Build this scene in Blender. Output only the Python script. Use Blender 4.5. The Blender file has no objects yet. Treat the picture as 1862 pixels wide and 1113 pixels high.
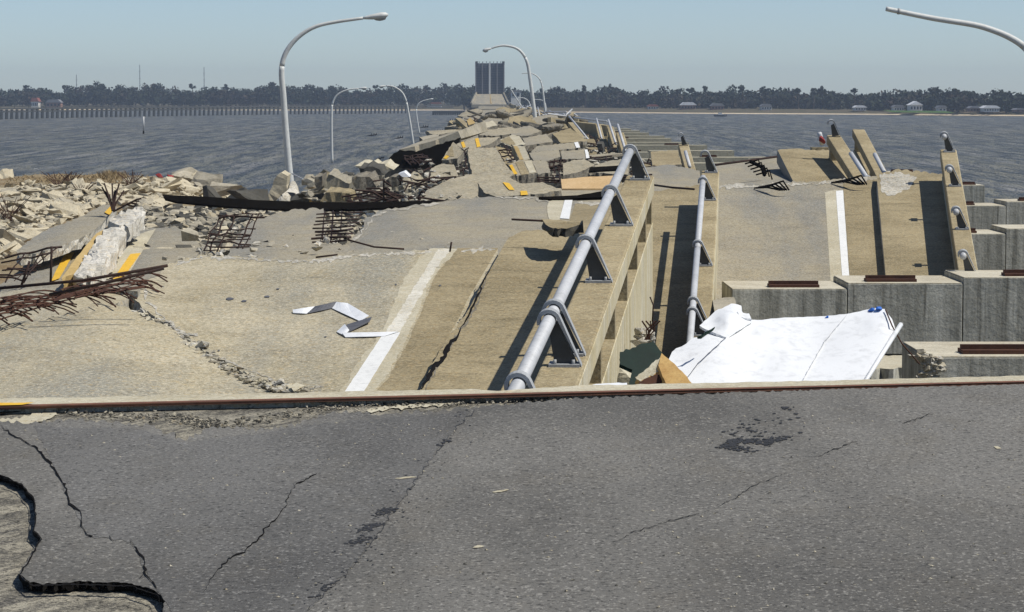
import bpy, bmesh, math, random
import numpy as np
from mathutils import Vector, Matrix, noise
from mathutils.geometry import delaunay_2d_cdt
random.seed(7)
S = bpy.context.scene
COL = S.collection
# ------------------------------------------------------------ camera
F = 5000.0; W, HH = 1862.0, 1113.0; HZ = 178.0; VPX = 885.0; H = 7.0
cd = bpy.data.cameras.new('camera'); cam = bpy.data.objects.new('camera', cd); COL.objects.link(cam)
cd.sensor_width = 36; cd.lens = F/W*36; cd.clip_start = .5; cd.clip_end = 30000
tilt = math.atan((HH/2-HZ)/F); yaw = math.atan((W/2-VPX)/F)
cam.location = (0, 0, H); cam.rotation_euler = (math.pi/2-tilt, 0, -yaw)
S.camera = cam
RM = cam.rotation_euler.to_matrix()
# ------------------------------------------------------------ light
EL, AZ = math.radians(56), math.radians(107)
world = bpy.data.worlds.new('World'); S.world = world; world.use_nodes = True
wt = world.node_tree; bg = wt.nodes['Background']
sk = wt.nodes.new('ShaderNodeTexSky'); sk.sky_type = 'NISHITA'; sk.sun_disc = False
sk.sun_elevation = EL; sk.sun_rotation = AZ; sk.altitude = 0; sk.air_density = .62; sk.dust_density = .3; sk.ozone_density = 2.9
wt.links.new(sk.outputs[0], bg.inputs[0]); bg.inputs[1].default_value = .107
sl = bpy.data.lights.new('sun', 'SUN'); sl.energy = 4.5; sl.angle = math.radians(.55); sl.color = (1, .955, .87)
sun = bpy.data.objects.new('sun', sl); COL.objects.link(sun)
sv = Vector((math.cos(EL)*math.sin(AZ), math.cos(EL)*math.cos(AZ), math.sin(EL)))
sun.rotation_euler = sv.to_track_quat('Z', 'Y').to_euler()
S.view_settings.view_transform = 'Standard'; S.view_settings.look = 'None'; S.view_settings.exposure = 0.0; S.view_settings.gamma = 1
S.render.engine = 'CYCLES'
# ------------------------------------------------------------ pixel measuring
def ray(px, py):
    return RM @ Vector((px-W/2, HH/2-py, -F))
def at(px, py, d):
    r = ray(px, py); return Vector((0, 0, H)) + r*(d/r.y)
def on_z(px, py, z):
    r = ray(px, py); return Vector((0, 0, H)) + r*((z-H)/r.z)
class Surf:
    """a tilted plane (through pixel px,py at distance d, slopes sx, sy) with soft bulges"""
    def __init__(s, px, py, d, sx=0., sy=0., bulges=()):
        s.p = at(px, py, d); s.sx = sx; s.sy = sy; s.b = bulges
    def __call__(s, px, py, add=0.):
        r = ray(px, py)
        for (bx, by, sg, a, *q) in s.b:
            sgy = q[0] if q else sg
            add += a*math.exp(-((px-bx)/sg)**2-((py-by)/sgy)**2)
        t = (s.p.z+add-s.sx*s.p.x-s.sy*s.p.y-H)/(r.z-s.sx*r.x-s.sy*r.y)
        return Vector((0, 0, H))+r*t
# ------------------------------------------------------------ materials
def nt(name):
    m = bpy.data.materials.new(name); m.use_nodes = True
    t = m.node_tree; b = t.nodes['Principled BSDF']; return m, t, b
class NG:
    def __init__(s, t, coord='Object'):
        s.t = t; s.tc = t.nodes.new('ShaderNodeTexCoord').outputs[coord]
    def map(s, scale):
        m = s.t.nodes.new('ShaderNodeMapping'); m.inputs['Scale'].default_value = scale
        s.t.links.new(s.tc, m.inputs[0]); return m.outputs[0]
    def noise(s, scale, detail=3, rough=.55, stretch=None, dist=0.):
        n = s.t.nodes.new('ShaderNodeTexNoise'); n.inputs['Scale'].default_value = scale
        n.inputs['Detail'].default_value = detail; n.inputs['Roughness'].default_value = rough
        n.inputs['Distortion'].default_value = dist
        s.t.links.new(s.map(stretch) if stretch else s.tc, n.inputs['Vector']); return n.outputs['Fac']
    def vor(s, scale, feature='F1', stretch=None):
        n = s.t.nodes.new('ShaderNodeTexVoronoi'); n.feature = feature; n.inputs['Scale'].default_value = scale
        s.t.links.new(s.map(stretch) if stretch else s.tc, n.inputs['Vector']); return n.outputs['Distance']
    def ramp(s, fac, a, b, lo=0., hi=1.):
        r = s.t.nodes.new('ShaderNodeMapRange'); r.clamp = True
        s.t.links.new(fac, r.inputs[0]); r.inputs[1].default_value = a; r.inputs[2].default_value = b
        r.inputs[3].default_value = lo; r.inputs[4].default_value = hi; return r.outputs[0]
    def mix(s, fac, a, b, mode='MIX'):
        m = s.t.nodes.new('ShaderNodeMix'); m.data_type = 'RGBA'; m.blend_type = mode
        for i, v in ((0, fac), (6, a), (7, b)):
            if isinstance(v, (int, float)): m.inputs[i].default_value = v
            elif isinstance(v, tuple): m.inputs[i].default_value = (*v, 1)
            else: s.t.links.new(v, m.inputs[i])
        return m.outputs[2]
    def bump(s, b, h, strength=.4, dist=.02, prev=None):
        n = s.t.nodes.new('ShaderNodeBump'); n.inputs['Strength'].default_value = strength
        n.inputs['Distance'].default_value = dist; s.t.links.new(h, n.inputs['Height'])
        if prev: s.t.links.new(prev, n.inputs['Normal'])
        s.t.links.new(n.outputs[0], b.inputs['Normal']); return n.outputs[0]
def concrete(name, c1, c2, dark=(.16, .13, .09), grey=None, speck=.6, sp_scale=20, streak=None, mottle=.3, rough=.9):
    m, t, b = nt(name); g = NG(t)
    c = g.mix(g.ramp(g.noise(.55, 5, .6), .38, .62), c1, c2)
    if grey:   # wheel-track / weathering tone running along the roadway
        c = g.mix(g.ramp(g.noise(.5, 4, .6, stretch=(1., .12, 1.)), .44, .58, 0, .9), c, grey)
    if streak:
        c = g.mix(g.ramp(g.noise(1., 5, .65, stretch=(3.2, 3.2, .18)), .42, .62, 0, .85), c, streak)
        c = g.mix(g.ramp(g.noise(1., 4, .7, stretch=(7, 7, .3)), .56, .7, 0, .8), c, dark)
    c = g.mix(g.ramp(g.noise(1.1, 7, .8, dist=.6), .5, .66, 0, .38), c, dark)
    c = g.mix(g.ramp(g.noise(6., 6, .85), .54, .68, 0, .4), c, dark)
    c = g.mix(g.ramp(g.noise(1., 7, .85, stretch=(.5, 2.2, .7)), .5, .68, 0, mottle), c, dark)
    hi = (min(.75, c1[0]*1.55), min(.72, c1[1]*1.55), min(.66, c1[2]*1.6))
    c = g.mix(g.ramp(g.noise(sp_scale, 3, .95), .50, .60, 0, speck), c, tuple(x*.6 for x in dark))
    c = g.mix(g.ramp(g.noise(sp_scale*1.3, 3, .95, stretch=(1, .8, 1.1)), .52, .62, 0, speck*.9), c, hi)
    c = g.mix(g.ramp(g.noise(sp_scale*.8, 2, .9, stretch=(.9, 1, 1)), .56, .63, 0, speck*.5), c, (c1[0]*1.05, c1[1]*.8, c1[2]*.4))
    t.links.new(c, b.inputs['Base Color']); b.inputs['Roughness'].default_value = rough
    b.inputs['Specular IOR Level'].default_value = .2
    n = g.bump(b, g.noise(sp_scale, 3, .7), .35, .012)
    g.bump(b, g.noise(4, 5, .7), .5, .04, n)
    return m
def flat(name, c, rough=.6, metal=0., var=.25, scale=3., c2=None, bump=.2, spec=.4):
    m, t, b = nt(name); g = NG(t)
    k = c2 or tuple(x*(1-var) for x in c)
    c_ = g.mix(g.ramp(g.noise(scale, 5, .7), .35, .68), c, k)
    c_ = g.mix(g.ramp(g.noise(scale*9, 3, .7), .5, .75, 0, .5), c_, tuple(x*.6 for x in k))
    t.links.new(c_, b.inputs['Base Color']); b.inputs['Roughness'].default_value = rough; b.inputs['Metallic'].default_value = metal
    b.inputs['Specular IOR Level'].default_value = spec
    if bump: g.bump(b, g.noise(scale*7, 3, .7), bump, .01)
    return m
M = {}
M['deck'] = concrete('deck concrete', (.48, .43, .31), (.39, .34, .225), grey=(.27, .265, .225), dark=(.17, .145, .095))
M['deckg'] = concrete('grey deck concrete', (.31, .285, .225), (.37, .325, .225), grey=(.225, .225, .205), dark=(.14, .125, .095))
M['deckf'] = concrete('far deck concrete', (.40, .355, .255), (.31, .28, .205), grey=(.25, .24, .20), dark=(.17, .145, .10), sp_scale=10, speck=.5)
M['walk'] = concrete('sidewalk concrete', (.36, .30, .185), (.255, .21, .125), dark=(.125, .105, .06), speck=.5, mottle=.7)
M['parapet'] = concrete('parapet concrete', (.41, .345, .215), (.285, .235, .14), dark=(.14, .11, .06), speck=.45, mottle=.6)
M['fascia'] = concrete('pale fascia concrete', (.60, .53, .35), (.50, .43, .26), dark=(.28, .22, .11), streak=(.6, .57, .46), speck=.15)
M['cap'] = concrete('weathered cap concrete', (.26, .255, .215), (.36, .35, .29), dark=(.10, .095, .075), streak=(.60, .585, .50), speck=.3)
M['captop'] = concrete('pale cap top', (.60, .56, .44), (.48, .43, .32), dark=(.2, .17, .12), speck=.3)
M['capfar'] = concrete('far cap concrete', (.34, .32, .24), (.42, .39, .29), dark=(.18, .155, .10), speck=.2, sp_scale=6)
M['broken'] = concrete('freshly broken concrete', (.55, .52, .44), (.36, .34, .28), dark=(.13, .12, .10), sp_scale=14, speck=.7)
M['patch'] = concrete('pale scraped concrete', (.54, .50, .38), (.44, .40, .29), dark=(.33, .28, .18), speck=.4)
M['white'] = flat('white road paint', (.80, .80, .77), .6, var=.08, scale=1.5, bump=.1)
M['yellow'] = flat('yellow road paint', (.80, .48, .035), .6, var=.2, scale=3, bump=.1)
M['tan'] = concrete('tan median concrete', (.52, .38, .17), (.42, .30, .12), dark=(.25, .18, .08), speck=.2)
M['rail'] = flat('grey aluminium tube', (.56, .57, .58), .55, 0., var=.22, scale=2.6, bump=.05, spec=.5)
M['bracket'] = flat('cast bracket metal', (.40, .41, .41), .6, 0., var=.25, scale=6)
M['web'] = flat('dark bracket web', (.075, .078, .078), .55, .2, var=.3, scale=8)  # near-black paints in the shaded side of the web
M['lamp'] = flat('painted lamp pole', (.62, .63, .60), .55, 0., var=.15, scale=1.2)
M['glass'] = flat('lamp lens', (.35, .36, .36), .2, 0, var=.1)
M['side'] = concrete('dirty broken concrete side', (.24, .22, .175), (.15, .135, .105), dark=(.07, .062, .05), speck=.6, sp_scale=12)  # dirt plus painted shade: darkens slab fronts and the gaps beneath slabs
M['worn'] = concrete('worn white paint', (.72, .70, .62), (.56, .53, .44), dark=(.33, .29, .2), speck=.4)
M['rust'] = flat('rusty steel', (.10, .042, .022), .85, .2, c2=(.045, .02, .014), scale=5)
M['rebar'] = flat('dark rusted rebar', (.055, .028, .02), .85, .2, c2=(.022, .014, .012), scale=7, bump=0)
M['black'] = flat('black steel and hollow shade', (.008, .007, .006), .9, 0, var=.4, scale=4, spec=.05)
M['edge'] = flat('rusty joint angle', (.23, .10, .055), .8, .2, c2=(.12, .055, .035), scale=9)
M['sheet'] = flat('white sheet metal', (.84, .85, .85), .35, 0, var=.05, scale=.9, bump=.03)
M['green'] = flat('dark green metal', (.003, .02, .014), .6, 0, var=.4, scale=4, spec=.15)
M['foam'] = flat('yellowed foam edge', (.62, .42, .16), .8, 0, c2=(.42, .24, .08), scale=5)
M['wood'] = flat('bare plywood', (.58, .41, .22), .8, 0, c2=(.48, .32, .15), scale=2.5)
M['blue'] = flat('blue rag', (.02, .16, .62), .6, 0)
M['red'] = flat('red cloth', (.30, .03, .025), .7, 0)
M['brush'] = flat('dead brown twigs', (.11, .06, .04), .9, 0, scale=6)
M['tapeg'] = flat('grey tape back', (.13, .13, .14), .6, 0, var=.4, scale=9)
M['hull'] = flat('boat hull', (.6, .6, .58), .5)
M['cream'] = flat('pale house wall', (.80, .78, .72), .8, scale=.4)
M['brick'] = flat('brick house wall', (.34, .19, .14), .8, scale=.4)
M['roofred'] = flat('red roof', (.28, .09, .06), .8, scale=.4)
M['roofgrey'] = flat('grey roof', (.22, .22, .23), .8, scale=.4)
M['roofwhite'] = flat('pale roof', (.85, .85, .85), .7, scale=.4)
M['pane'] = flat('dark window', (.03, .035, .045), .2, 0)
M['steelfar'] = flat('dark bridge steel', (.075, .088, .115), .6, .1, scale=.3, c2=(.12, .135, .16))
M['trestle'] = concrete('trestle concrete', (.085, .09, .088), (.06, .063, .062), dark=(.09, .09, .08), speck=.1, sp_scale=2)
M['pile'] = flat('trestle piles', (.06, .065, .065), .9, scale=.5, c2=(.035, .04, .04))
M['rock'] = concrete('pale riprap rock', (.60, .53, .38), (.44, .385, .27), dark=(.2, .17, .12), speck=.25, sp_scale=8)
M['rock2'] = concrete('grey riprap rock', (.44, .40, .31), (.30, .27, .2), dark=(.12, .11, .09), speck=.25, sp_scale=8)
M['rock3'] = concrete('dark wet rock and gap shade', (.10, .095, .08), (.06, .058, .05), dark=(.03, .03, .027), speck=.2, sp_scale=8)
def mk_ground(name, a, b_, c_):
    m, t, b = nt(name); g = NG(t)
    c = g.mix(g.ramp(g.noise(.25, 6, .7), .4, .6), a, b_); c = g.mix(g.ramp(g.noise(1.4, 6, .8), .5, .7, 0, .8), c, c_)
    t.links.new(c, b.inputs['Base Color']); b.inputs['Roughness'].default_value = .95; b.inputs['Specular IOR Level'].default_value = .1
    g.bump(b, g.noise(2.5, 6, .8), .8, .25); return m
M['ground'] = mk_ground('muddy rubble ground', (.17, .15, .11), (.10, .09, .07), (.24, .21, .16))
M['bank'] = mk_ground('bank gravel', (.36, .30, .19), (.28, .20, .11), (.10, .08, .055))
M['sand'] = mk_ground('beach sand', (.62, .52, .37), (.55, .45, .31), (.45, .36, .25))
M['turf'] = mk_ground('shore turf', (.075, .08, .045), (.13, .10, .07), (.19, .155, .11))
M['drygrass'] = flat('dry grass', (.34, .25, .13), .9, 0, scale=2)
def mk_asphalt(name, base, brown, sc=1.):
    m, t, b = nt(name); g = NG(t)
    c = g.mix(g.ramp(g.noise(.35, 5, .62, stretch=(1.3, .35, 1)), .42, .6), base, tuple(x*.6 for x in base))
    c = g.mix(g.ramp(g.noise(1.2, 5, .7, stretch=(1.6, .6, 1)), .5, .75, 0, .5), c, brown)
    c = g.mix(g.ramp(g.noise(38*sc, 2, .7), .54, .64, 0, .9), c, tuple(x*.28 for x in base))
    c = g.mix(g.ramp(g.noise(47*sc, 2, .7, stretch=(1, .6, 1)), .56, .68, 0, .45), c, tuple(min(1, x*2.5) for x in base))
    c = g.mix(g.ramp(g.noise(19*sc, 2, .6), .71, .74, 0, .7), c, (.34, .31, .24))
    t.links.new(c, b.inputs['Base Color']); b.inputs['Roughness'].default_value = .85; b.inputs['Specular IOR Level'].default_value = .25
    n = g.bump(b, g.noise(60*sc, 3, .8), .6, .01); g.bump(b, g.noise(3, 4, .6), .3, .03, n)
    return m
M['asphalt'] = mk_asphalt('asphalt', (.176, .168, .150), (.14, .124, .096))
M['milled'] = mk_asphalt('old milled road', (.125, .12, .105), (.22, .19, .14), .7)
def mk_scrape():
    m, t, b = nt('scraped joint surface'); g = NG(t); rot = t.nodes.new('ShaderNodeMapping'); rot.inputs['Rotation'].default_value = (0, 0, .5); t.links.new(g.tc, rot.inputs[0]); g.tc = rot.outputs[0]
    c = g.mix(g.ramp(g.noise(1., 6, .75, stretch=(9, 1.6, 1)), .42, .58), (.15, .14, .12), (.42, .385, .30))
    c = g.mix(g.ramp(g.noise(2.2, 6, .8), .48, .62, 0, .75), c, (.085, .08, .07))
    c = g.mix(g.ramp(g.noise(38, 2, .8), .52, .62, 0, .8), c, (.03, .03, .027)); c = g.mix(g.ramp(g.noise(44, 2, .8), .56, .64, 0, .7), c, (.45, .41, .32))
    t.links.new(c, b.inputs['Base Color']); b.inputs['Roughness'].default_value = .9; b.inputs['Specular IOR Level'].default_value = .1
    g.bump(b, g.noise(30, 4, .8), .9, .03); return m
M['scrape'] = mk_scrape()
M['crack'] = flat('crack void', (.012, .011, .01), .95, 0, var=.3, scale=9, spec=.05)
M['stain'] = flat('oil stain', (.035, .035, .036), .8, 0, var=.3, scale=9)
def mk_water():
    m, t, b = nt('bay water'); g = NG(t)
    c = g.mix(g.ramp(g.noise(.012, 4, .6, stretch=(1, .35, 1)), .4, .6), (.165, .160, .118), (.195, .178, .122))
    c = g.mix(g.ramp(g.noise(1., 5, .75, stretch=(.5, .03, 1)), .44, .56), c, (.055, .056, .048))  # dark and light streaks from here on paint wave shading into the base colour
    c = g.mix(g.ramp(g.noise(1., 5, .75, stretch=(.35, .022, 1.3)), .5, .64, 0, .85), c, (.26, .245, .215))
    c = g.mix(g.ramp(g.noise(1., 4, .7, stretch=(.12, .006, 2)), .5, .66, 0, .35), c, (.055, .06, .062))
    w = g.ramp(g.noise(1., 5, .75, stretch=(.3, .05, 1)), .70, .72)
    c = g.mix(w, c, (.6, .6, .58))
    t.links.new(c, b.inputs['Base Color']); b.inputs['Roughness'].default_value = .42
    b.inputs['Specular IOR Level'].default_value = .32
    n = g.bump(b, g.noise(.35, 4, .6, stretch=(.6, 1, 1)), 1., 1.1)
    n = g.bump(b, g.noise(1.6, 4, .7, stretch=(.6, 1, 1)), 1., .35, n)
    g.bump(b, g.noise(1., 4, .7, stretch=(.5, .1, 1)), 1., 2.5, n)
    return m
M['water'] = mk_water()
def mk_leaf(name, a, b_):
    m, t, b = nt(name); g = NG(t)
    c = g.mix(g.ramp(g.noise(.09, 4, .7), .38, .62), a, b_)
    c = g.mix(g.ramp(g.noise(.035, 3, .7), .5, .62, 0, .6), c, (.085, .055, .045))
    t.links.new(c, b.inputs['Base Color']); b.inputs['Roughness'].default_value = .9; b.inputs['Specular IOR Level'].default_value = .1
    return m
M['leaf'] = mk_leaf('distant foliage', (.045, .055, .036), (.022, .030, .024))
M['bark'] = flat('bark', (.06, .045, .035), .9, 0, scale=1)
# ------------------------------------------------------------ object helpers
OFF = {}
def link(name, me, parent=None, mats=()):
    o = bpy.data.objects.new(name, me); COL.objects.link(o)
    for x in mats: me.materials.append(M[x])
    if parent: o.parent = parent
    return o
def obj(name, bm, mats, parent=None, smooth=False, label=None, cat=None, group=None, kind=None, bevel=0.):
    """parts are built in world coordinates and shifted to their thing's base"""
    if isinstance(mats, str): mats = (mats,)
    if parent is not None: off = OFF[parent.name]
    else:
        if kind in ('structure', 'stuff'): off = Vector((0, 0, 0))
        else:
            vs = [v.co for v in bm.verts]
            off = Vector((sum(v.x for v in vs)/len(vs), sum(v.y for v in vs)/len(vs), min(v.z for v in vs)))
    bmesh.ops.translate(bm, verts=bm.verts, vec=-off)
    me = bpy.data.meshes.new(name); bm.to_mesh(me); bm.free()
    if smooth:
        for p in me.polygons: p.use_smooth = True
    o = link(name, me, parent, mats); OFF[o.name] = off
    if parent is None: o.location = off
    if bevel:
        md = o.modifiers.new('edge', 'BEVEL'); md.width = bevel; md.segments = 2; md.limit_method = 'ANGLE'
    tag(o, label, cat, group, kind); return o
def tag(o, label=None, cat=None, group=None, kind=None):
    if label: o['label'] = label
    if cat: o['category'] = cat
    if group: o['group'] = group
    if kind: o['kind'] = kind
def thing(name, loc, label, cat, group=None):
    o = bpy.data.objects.new(name, None); COL.objects.link(o); o.location = loc; o.empty_display_size = .2
    OFF[o.name] = Vector(loc); tag(o, label, cat, group); return o
def box(bm, c, ax, ay, az, mat=0):
    """box from a corner-centre c with half axes"""
    vs = [bm.verts.new(c+ax*i+ay*j+az*k) for i in (-1, 1) for j in (-1, 1) for k in (-1, 1)]
    fs = [(0, 1, 3, 2), (4, 6, 7, 5), (0, 4, 5, 1), (2, 3, 7, 6), (0, 2, 6, 4), (1, 5, 7, 3)]
    out = []
    for f in fs:
        q = bm.faces.new([vs[i] for i in f]); q.material_index = mat; out.append(q)
    bmesh.ops.recalc_face_normals(bm, faces=out); return vs
def wbox(bm, x0, x1, y0, y1, z0, z1, mat=0):
    return box(bm, Vector(((x0+x1)/2, (y0+y1)/2, (z0+z1)/2)), Vector(((x1-x0)/2, 0, 0)), Vector((0, (y1-y0)/2, 0)), Vector((0, 0, (z1-z0)/2)), mat)
def tube(bm, pts, rad, n=8, mat=0):
    pts = [Vector(p) for p in pts]; k = len(pts)
    if not isinstance(rad, (list, tuple)): rad = [rad]*k
    rings = []; up = Vector((.31, .17, .93))
    for i, p in enumerate(pts):
        d = (pts[min(i+1, k-1)]-pts[max(i-1, 0)])
        if d.length < 1e-9: d = Vector((0, 0, 1))
        d.normalize(); a = d.cross(up)
        if a.length < 1e-3: a = d.cross(Vector((1, 0, 0)))
        a.normalize(); b = a.cross(d)
        rings.append([bm.verts.new(p+(a*math.cos(2*math.pi*j/n)+b*math.sin(2*math.pi*j/n))*rad[i]) for j in range(n)])
    fs = []
    for i in range(k-1):
        for j in range(n):
            fs.append(bm.faces.new((rings[i][j], rings[i][(j+1) % n], rings[i+1][(j+1) % n], rings[i+1][j])))
    fs.append(bm.faces.new(rings[0][::-1])); fs.append(bm.faces.new(rings[-1]))
    for f in fs: f.material_index = mat; f.smooth = n > 5
    bmesh.ops.recalc_face_normals(bm, faces=fs)
def jagpoly(poly, jag, seg):
    """subdivide a pixel outline with ragged noise; a point may carry its own jag for the edge that starts there"""
    out = []; n = len(poly)
    for i in range(n):
        a = poly[i]; b = poly[(i+1) % n]; j = a[2] if len(a) > 2 else jag
        ax, ay, bx, by = a[0], a[1], b[0], b[1]; L = math.hypot(bx-ax, by-ay)
        k = max(1, int(L/seg)) if j > 0 else 1
        nx, ny = -(by-ay)/max(L, 1e-6), (bx-ax)/max(L, 1e-6)
        for q in range(k):
            t = q/k; e = 0 if q == 0 else j*random.uniform(-1, 1)
            out.append((ax+(bx-ax)*t+nx*e, ay+(by-ay)*t+ny*e))
    return out
def patch_bm(poly, surf, thick=.2, jag=1.5, seg=8, add=0., grid=0, bm=None, m0=0, m1=1, slope=None):
    bm = bm or bmesh.new()
    P = jagpoly(poly, jag, seg); n = len(P)
    xs = [p[0] for p in P]; ys = [p[1] for p in P]
    V = [Vector(p) for p in P]
    def inside(x, y):
        c = False; j = n-1
        for i in range(n):
            if (ys[i] > y) != (ys[j] > y) and x < (xs[j]-xs[i])*(y-ys[i])/(ys[j]-ys[i]+1e-12)+xs[i]: c = not c
            j = i
        return c
    if grid:
        gx = np.arange(min(xs)+grid/2, max(xs), grid); gy = np.arange(min(ys)+grid/3, max(ys), grid*.6)
        for x in gx:
            for y in gy:
                if inside(x, y): V.append(Vector((x+random.uniform(-1, 1)*grid*.1, y)))
    v2, e2, f2, *_ = delaunay_2d_cdt(V, [], [list(range(n))], 1, 1e-5)
    top = [bm.verts.new(surf(v.x, v.y, add)) for v in v2]
    cnt = {}
    for f in f2:
        try: q = bm.faces.new([top[i] for i in f])
        except ValueError: continue
        q.material_index = m0; q.smooth = grid > 0
        for i in range(len(f)):
            e = (f[i], f[(i+1) % len(f)]); cnt[e] = 1
    for f in bm.faces: pass
    if thick > 0:
        edges = [e for e in cnt if (e[1], e[0]) not in cnt]
        low = {}; mid = {}
        def lowv(i):
            if i not in low:
                co = top[i].co; j = min(.03, thick*.25)
                mid[i] = bm.verts.new(co+Vector((random.uniform(-j, j), random.uniform(-j, j), -thick*random.uniform(.35, .6))))
                low[i] = bm.verts.new(co+Vector((random.uniform(-j, j), random.uniform(-j, j), -thick*random.uniform(.95, 1.1))))
            return mid[i], low[i]
        for a, b in edges:
            ma, la = lowv(a); mb, lb = lowv(b)
            for q in ((top[a], ma, mb, top[b]), (ma, la, lb, mb)):
                f = bm.faces.new(q); f.material_index = m1
            e_ = bm.edges.get((top[a], top[b]))
            if e_: e_.smooth = False
        # underside
        und = {}
        for f in f2:
            vs = []
            for i in f:
                if i in low: vs.append(low[i])
                else:
                    if i not in und: und[i] = bm.verts.new(top[i].co-Vector((0, 0, thick)))
                    vs.append(und[i])
            try:
                q = bm.faces.new(vs[::-1]); q.material_index = m1
            except ValueError: pass
        bmesh.ops.recalc_face_normals(bm, faces=bm.faces[:])
    else:
        for f in bm.faces:
            f.normal_update()
            if f.normal.z < 0: f.normal_flip()
    return bm
def patch(name, poly, surf, mats=('deck', 'broken'), thick=.2, parent=None, **kw):
    lab = {k: kw.pop(k) for k in ('label', 'cat', 'group', 'kind') if k in kw}
    bm = patch_bm(poly, surf, thick, **kw)
    return obj(name, bm, mats, parent, **lab)
def strip(path, width, surf, add, bm, taper=True, jit=.3, m=0):
    """thin ragged ribbon (crack, scratch) following a pixel path; width in pixels"""
    P = []
    for i in range(len(path)-1):
        a, b = path[i], path[i+1]; k = max(1, int(math.hypot(b[0]-a[0], b[1]-a[1])/5))
        for q in range(k): P.append((a[0]+(b[0]-a[0])*q/k+random.uniform(-1, 1)*jit*7, a[1]+(b[1]-a[1])*q/k+random.uniform(-1, 1)*jit*4))
    P.append(path[-1]); n = len(P); prev = None
    for i, p in enumerate(P):
        q = P[min(i+1, n-1)]; r = P[max(i-1, 0)]; dx, dy = q[0]-r[0], q[1]-r[1]; L = math.hypot(dx, dy) or 1
        w = width*random.uniform(max(.15, 1-1.6*jit), 1+1.6*jit)*.5*((1-abs(2*i/(n-1)-1)**3*.8) if taper else 1)
        a = bm.verts.new(surf(p[0]-dy/L*w, p[1]+dx/L*w, add)); b = bm.verts.new(surf(p[0]+dy/L*w, p[1]-dx/L*w, add))
        if prev:
            f = bm.faces.new((prev[0], prev[1], b, a)); f.material_index = m; f.normal_update()
            if f.normal.z < 0: f.normal_flip()
        prev = (a, b)
# ------------------------------------------------------------ sky is the world; setting: water, ground, shore
bm = bmesh.new()
for (x0, x1, y0, y1) in ((-2500, 2500, -300, 6000),):
    q = [bm.verts.new(p) for p in ((x0, y0, 0), (x1, y0, 0), (x1, y1, 0), (x0, y1, 0))]; bm.faces.new(q)
obj('water', bm, 'water', kind='structure')
# ground below the wrecked approach: uneven mud and rubble sheet sloping to the water
bm = bmesh.new(); nx, ny = 50, 60; gv = {}
for i in range(nx+1):
    for j in range(ny+1):
        x = -34+i*60/nx; y = -40+j*130/ny
        edge = min(1, (x+34)/6, (26-x)/4, (90-y)/10); z = 2.1*max(-.3, edge)+.25*noise.noise(Vector((x*.3, y*.3, 0)))-.1
        if y < 17 : z = 2.6
        gv[i, j] = bm.verts.new((x, y, z))
for i in range(nx):
    for j in range(ny): bm.faces.new((gv[i, j], gv[i+1, j], gv[i+1, j+1], gv[i, j+1]))
obj('ground', bm, 'ground', kind='structure', smooth=True)
# far shore: land sheet to the horizon with a beach in front
def shore_y(x):   # distance of the waterline, measured from the photograph
    if x < -10: return 1560+30*math.sin(x*.02)
    px = VPX+x*F/1250; t = min(1, max(0, (px-985)/880))
    return 1330-330*t+12*math.sin(x*.05)
bm = bmesh.new(); prev = None
xs_ = list(range(-1400, 1401, 14))
for x in xs_:
    y = shore_y(x)
    row = [bm.verts.new((x, y, -.3)), bm.verts.new((x, y+8+3*math.sin(x*.07)+2*math.sin(x*.19), .42)), bm.verts.new((x, y+30, 1.2)), bm.verts.new((x, y+60, 2.0)), bm.verts.new((x, y+400, 3)), bm.verts.new((x*6, 9000, 3))]
    if prev:
        for k in range(5):
            f = bm.faces.new((prev[k], row[k], row[k+1], prev[k+1])); f.material_index = 0 if k < 1 else 1
    prev = row
obj('far_shore', bm, ('sand', 'turf'), kind='structure', smooth=True)
# ------------------------------------------------------------ far wood
def clump(bm, c, r, rz, n, rnd, m=0, s=1.):
    for _ in range(n):
        a = rnd.uniform(0, 2*math.pi); b = rnd.uniform(-1, 1); rr = rnd.random()**.4
        p = c+Vector((math.cos(a)*math.sqrt(1-b*b)*r*rr, math.sin(a)*math.sqrt(1-b*b)*r*rr, b*rz*rr))
        u = Vector((rnd.gauss(0, 1), rnd.gauss(0, 1), rnd.gauss(0, .7))).normalized(); w = u.cross(Vector((rnd.gauss(0, 1), rnd.gauss(0, 1), rnd.gauss(0, 1)))).normalized()
        k = s*rnd.uniform(.35, .95)
        v = [bm.verts.new(p+u*k), bm.verts.new(p+w*k*.8), bm.verts.new(p-u*k*.7), bm.verts.new(p-w*k*.7)]
        f = bm.faces.new(v); f.material_index = m
rnd = random.Random(3)
def wood(name, px0, px1, dist, top, label):
    bm = bmesh.new(); px = px0
    while px < px1:
        for row in range(3):
            d = dist(px)+row*22+rnd.uniform(-8, 8)
            x = (px+rnd.uniform(-6, 6)-VPX)/F*d; zt = H+(HZ-top(px))*d/F+rnd.gauss(0, .9)-(2-row)*1.3
            r = rnd.uniform(1.8, 3.4)
            zb = 2.0 if row else 1.7
            c = Vector((x, d, zt-r*.8)); clump(bm, c, r, r*.85, 46, rnd)
            clump(bm, Vector((x+rnd.uniform(-2, 2), d-1, (zt+zb)/2)), r*1.2, (zt-zb)*.45, 60, rnd, s=1.5)
            if rnd.random() < .5: tube(bm, [(x, d-2, zb-1), (x+rnd.uniform(-1, 1), d-2, zt-2)], [.25, .12], 4, 1)
        px += rnd.uniform(5, 9)
    obj(name, bm, ('leaf', 'bark'), kind='stuff', label=label, cat='trees')
topL = lambda px: 159+3.5*math.sin(px*.021)+2.5*math.sin(px*.057+1)+2*math.sin(px*.13)
topR = lambda px: 164+3*math.sin(px*.02+2)+3*math.sin(px*.061)+2*math.sin(px*.117)+(px-1000)*.004
shpx = lambda px: shore_y((px-VPX)/F*1250)
wood('far_wood', -60, 940, lambda px: shpx(px)+55, topL, 'dark band of trees along the far shore left of the raised bridge')
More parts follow.
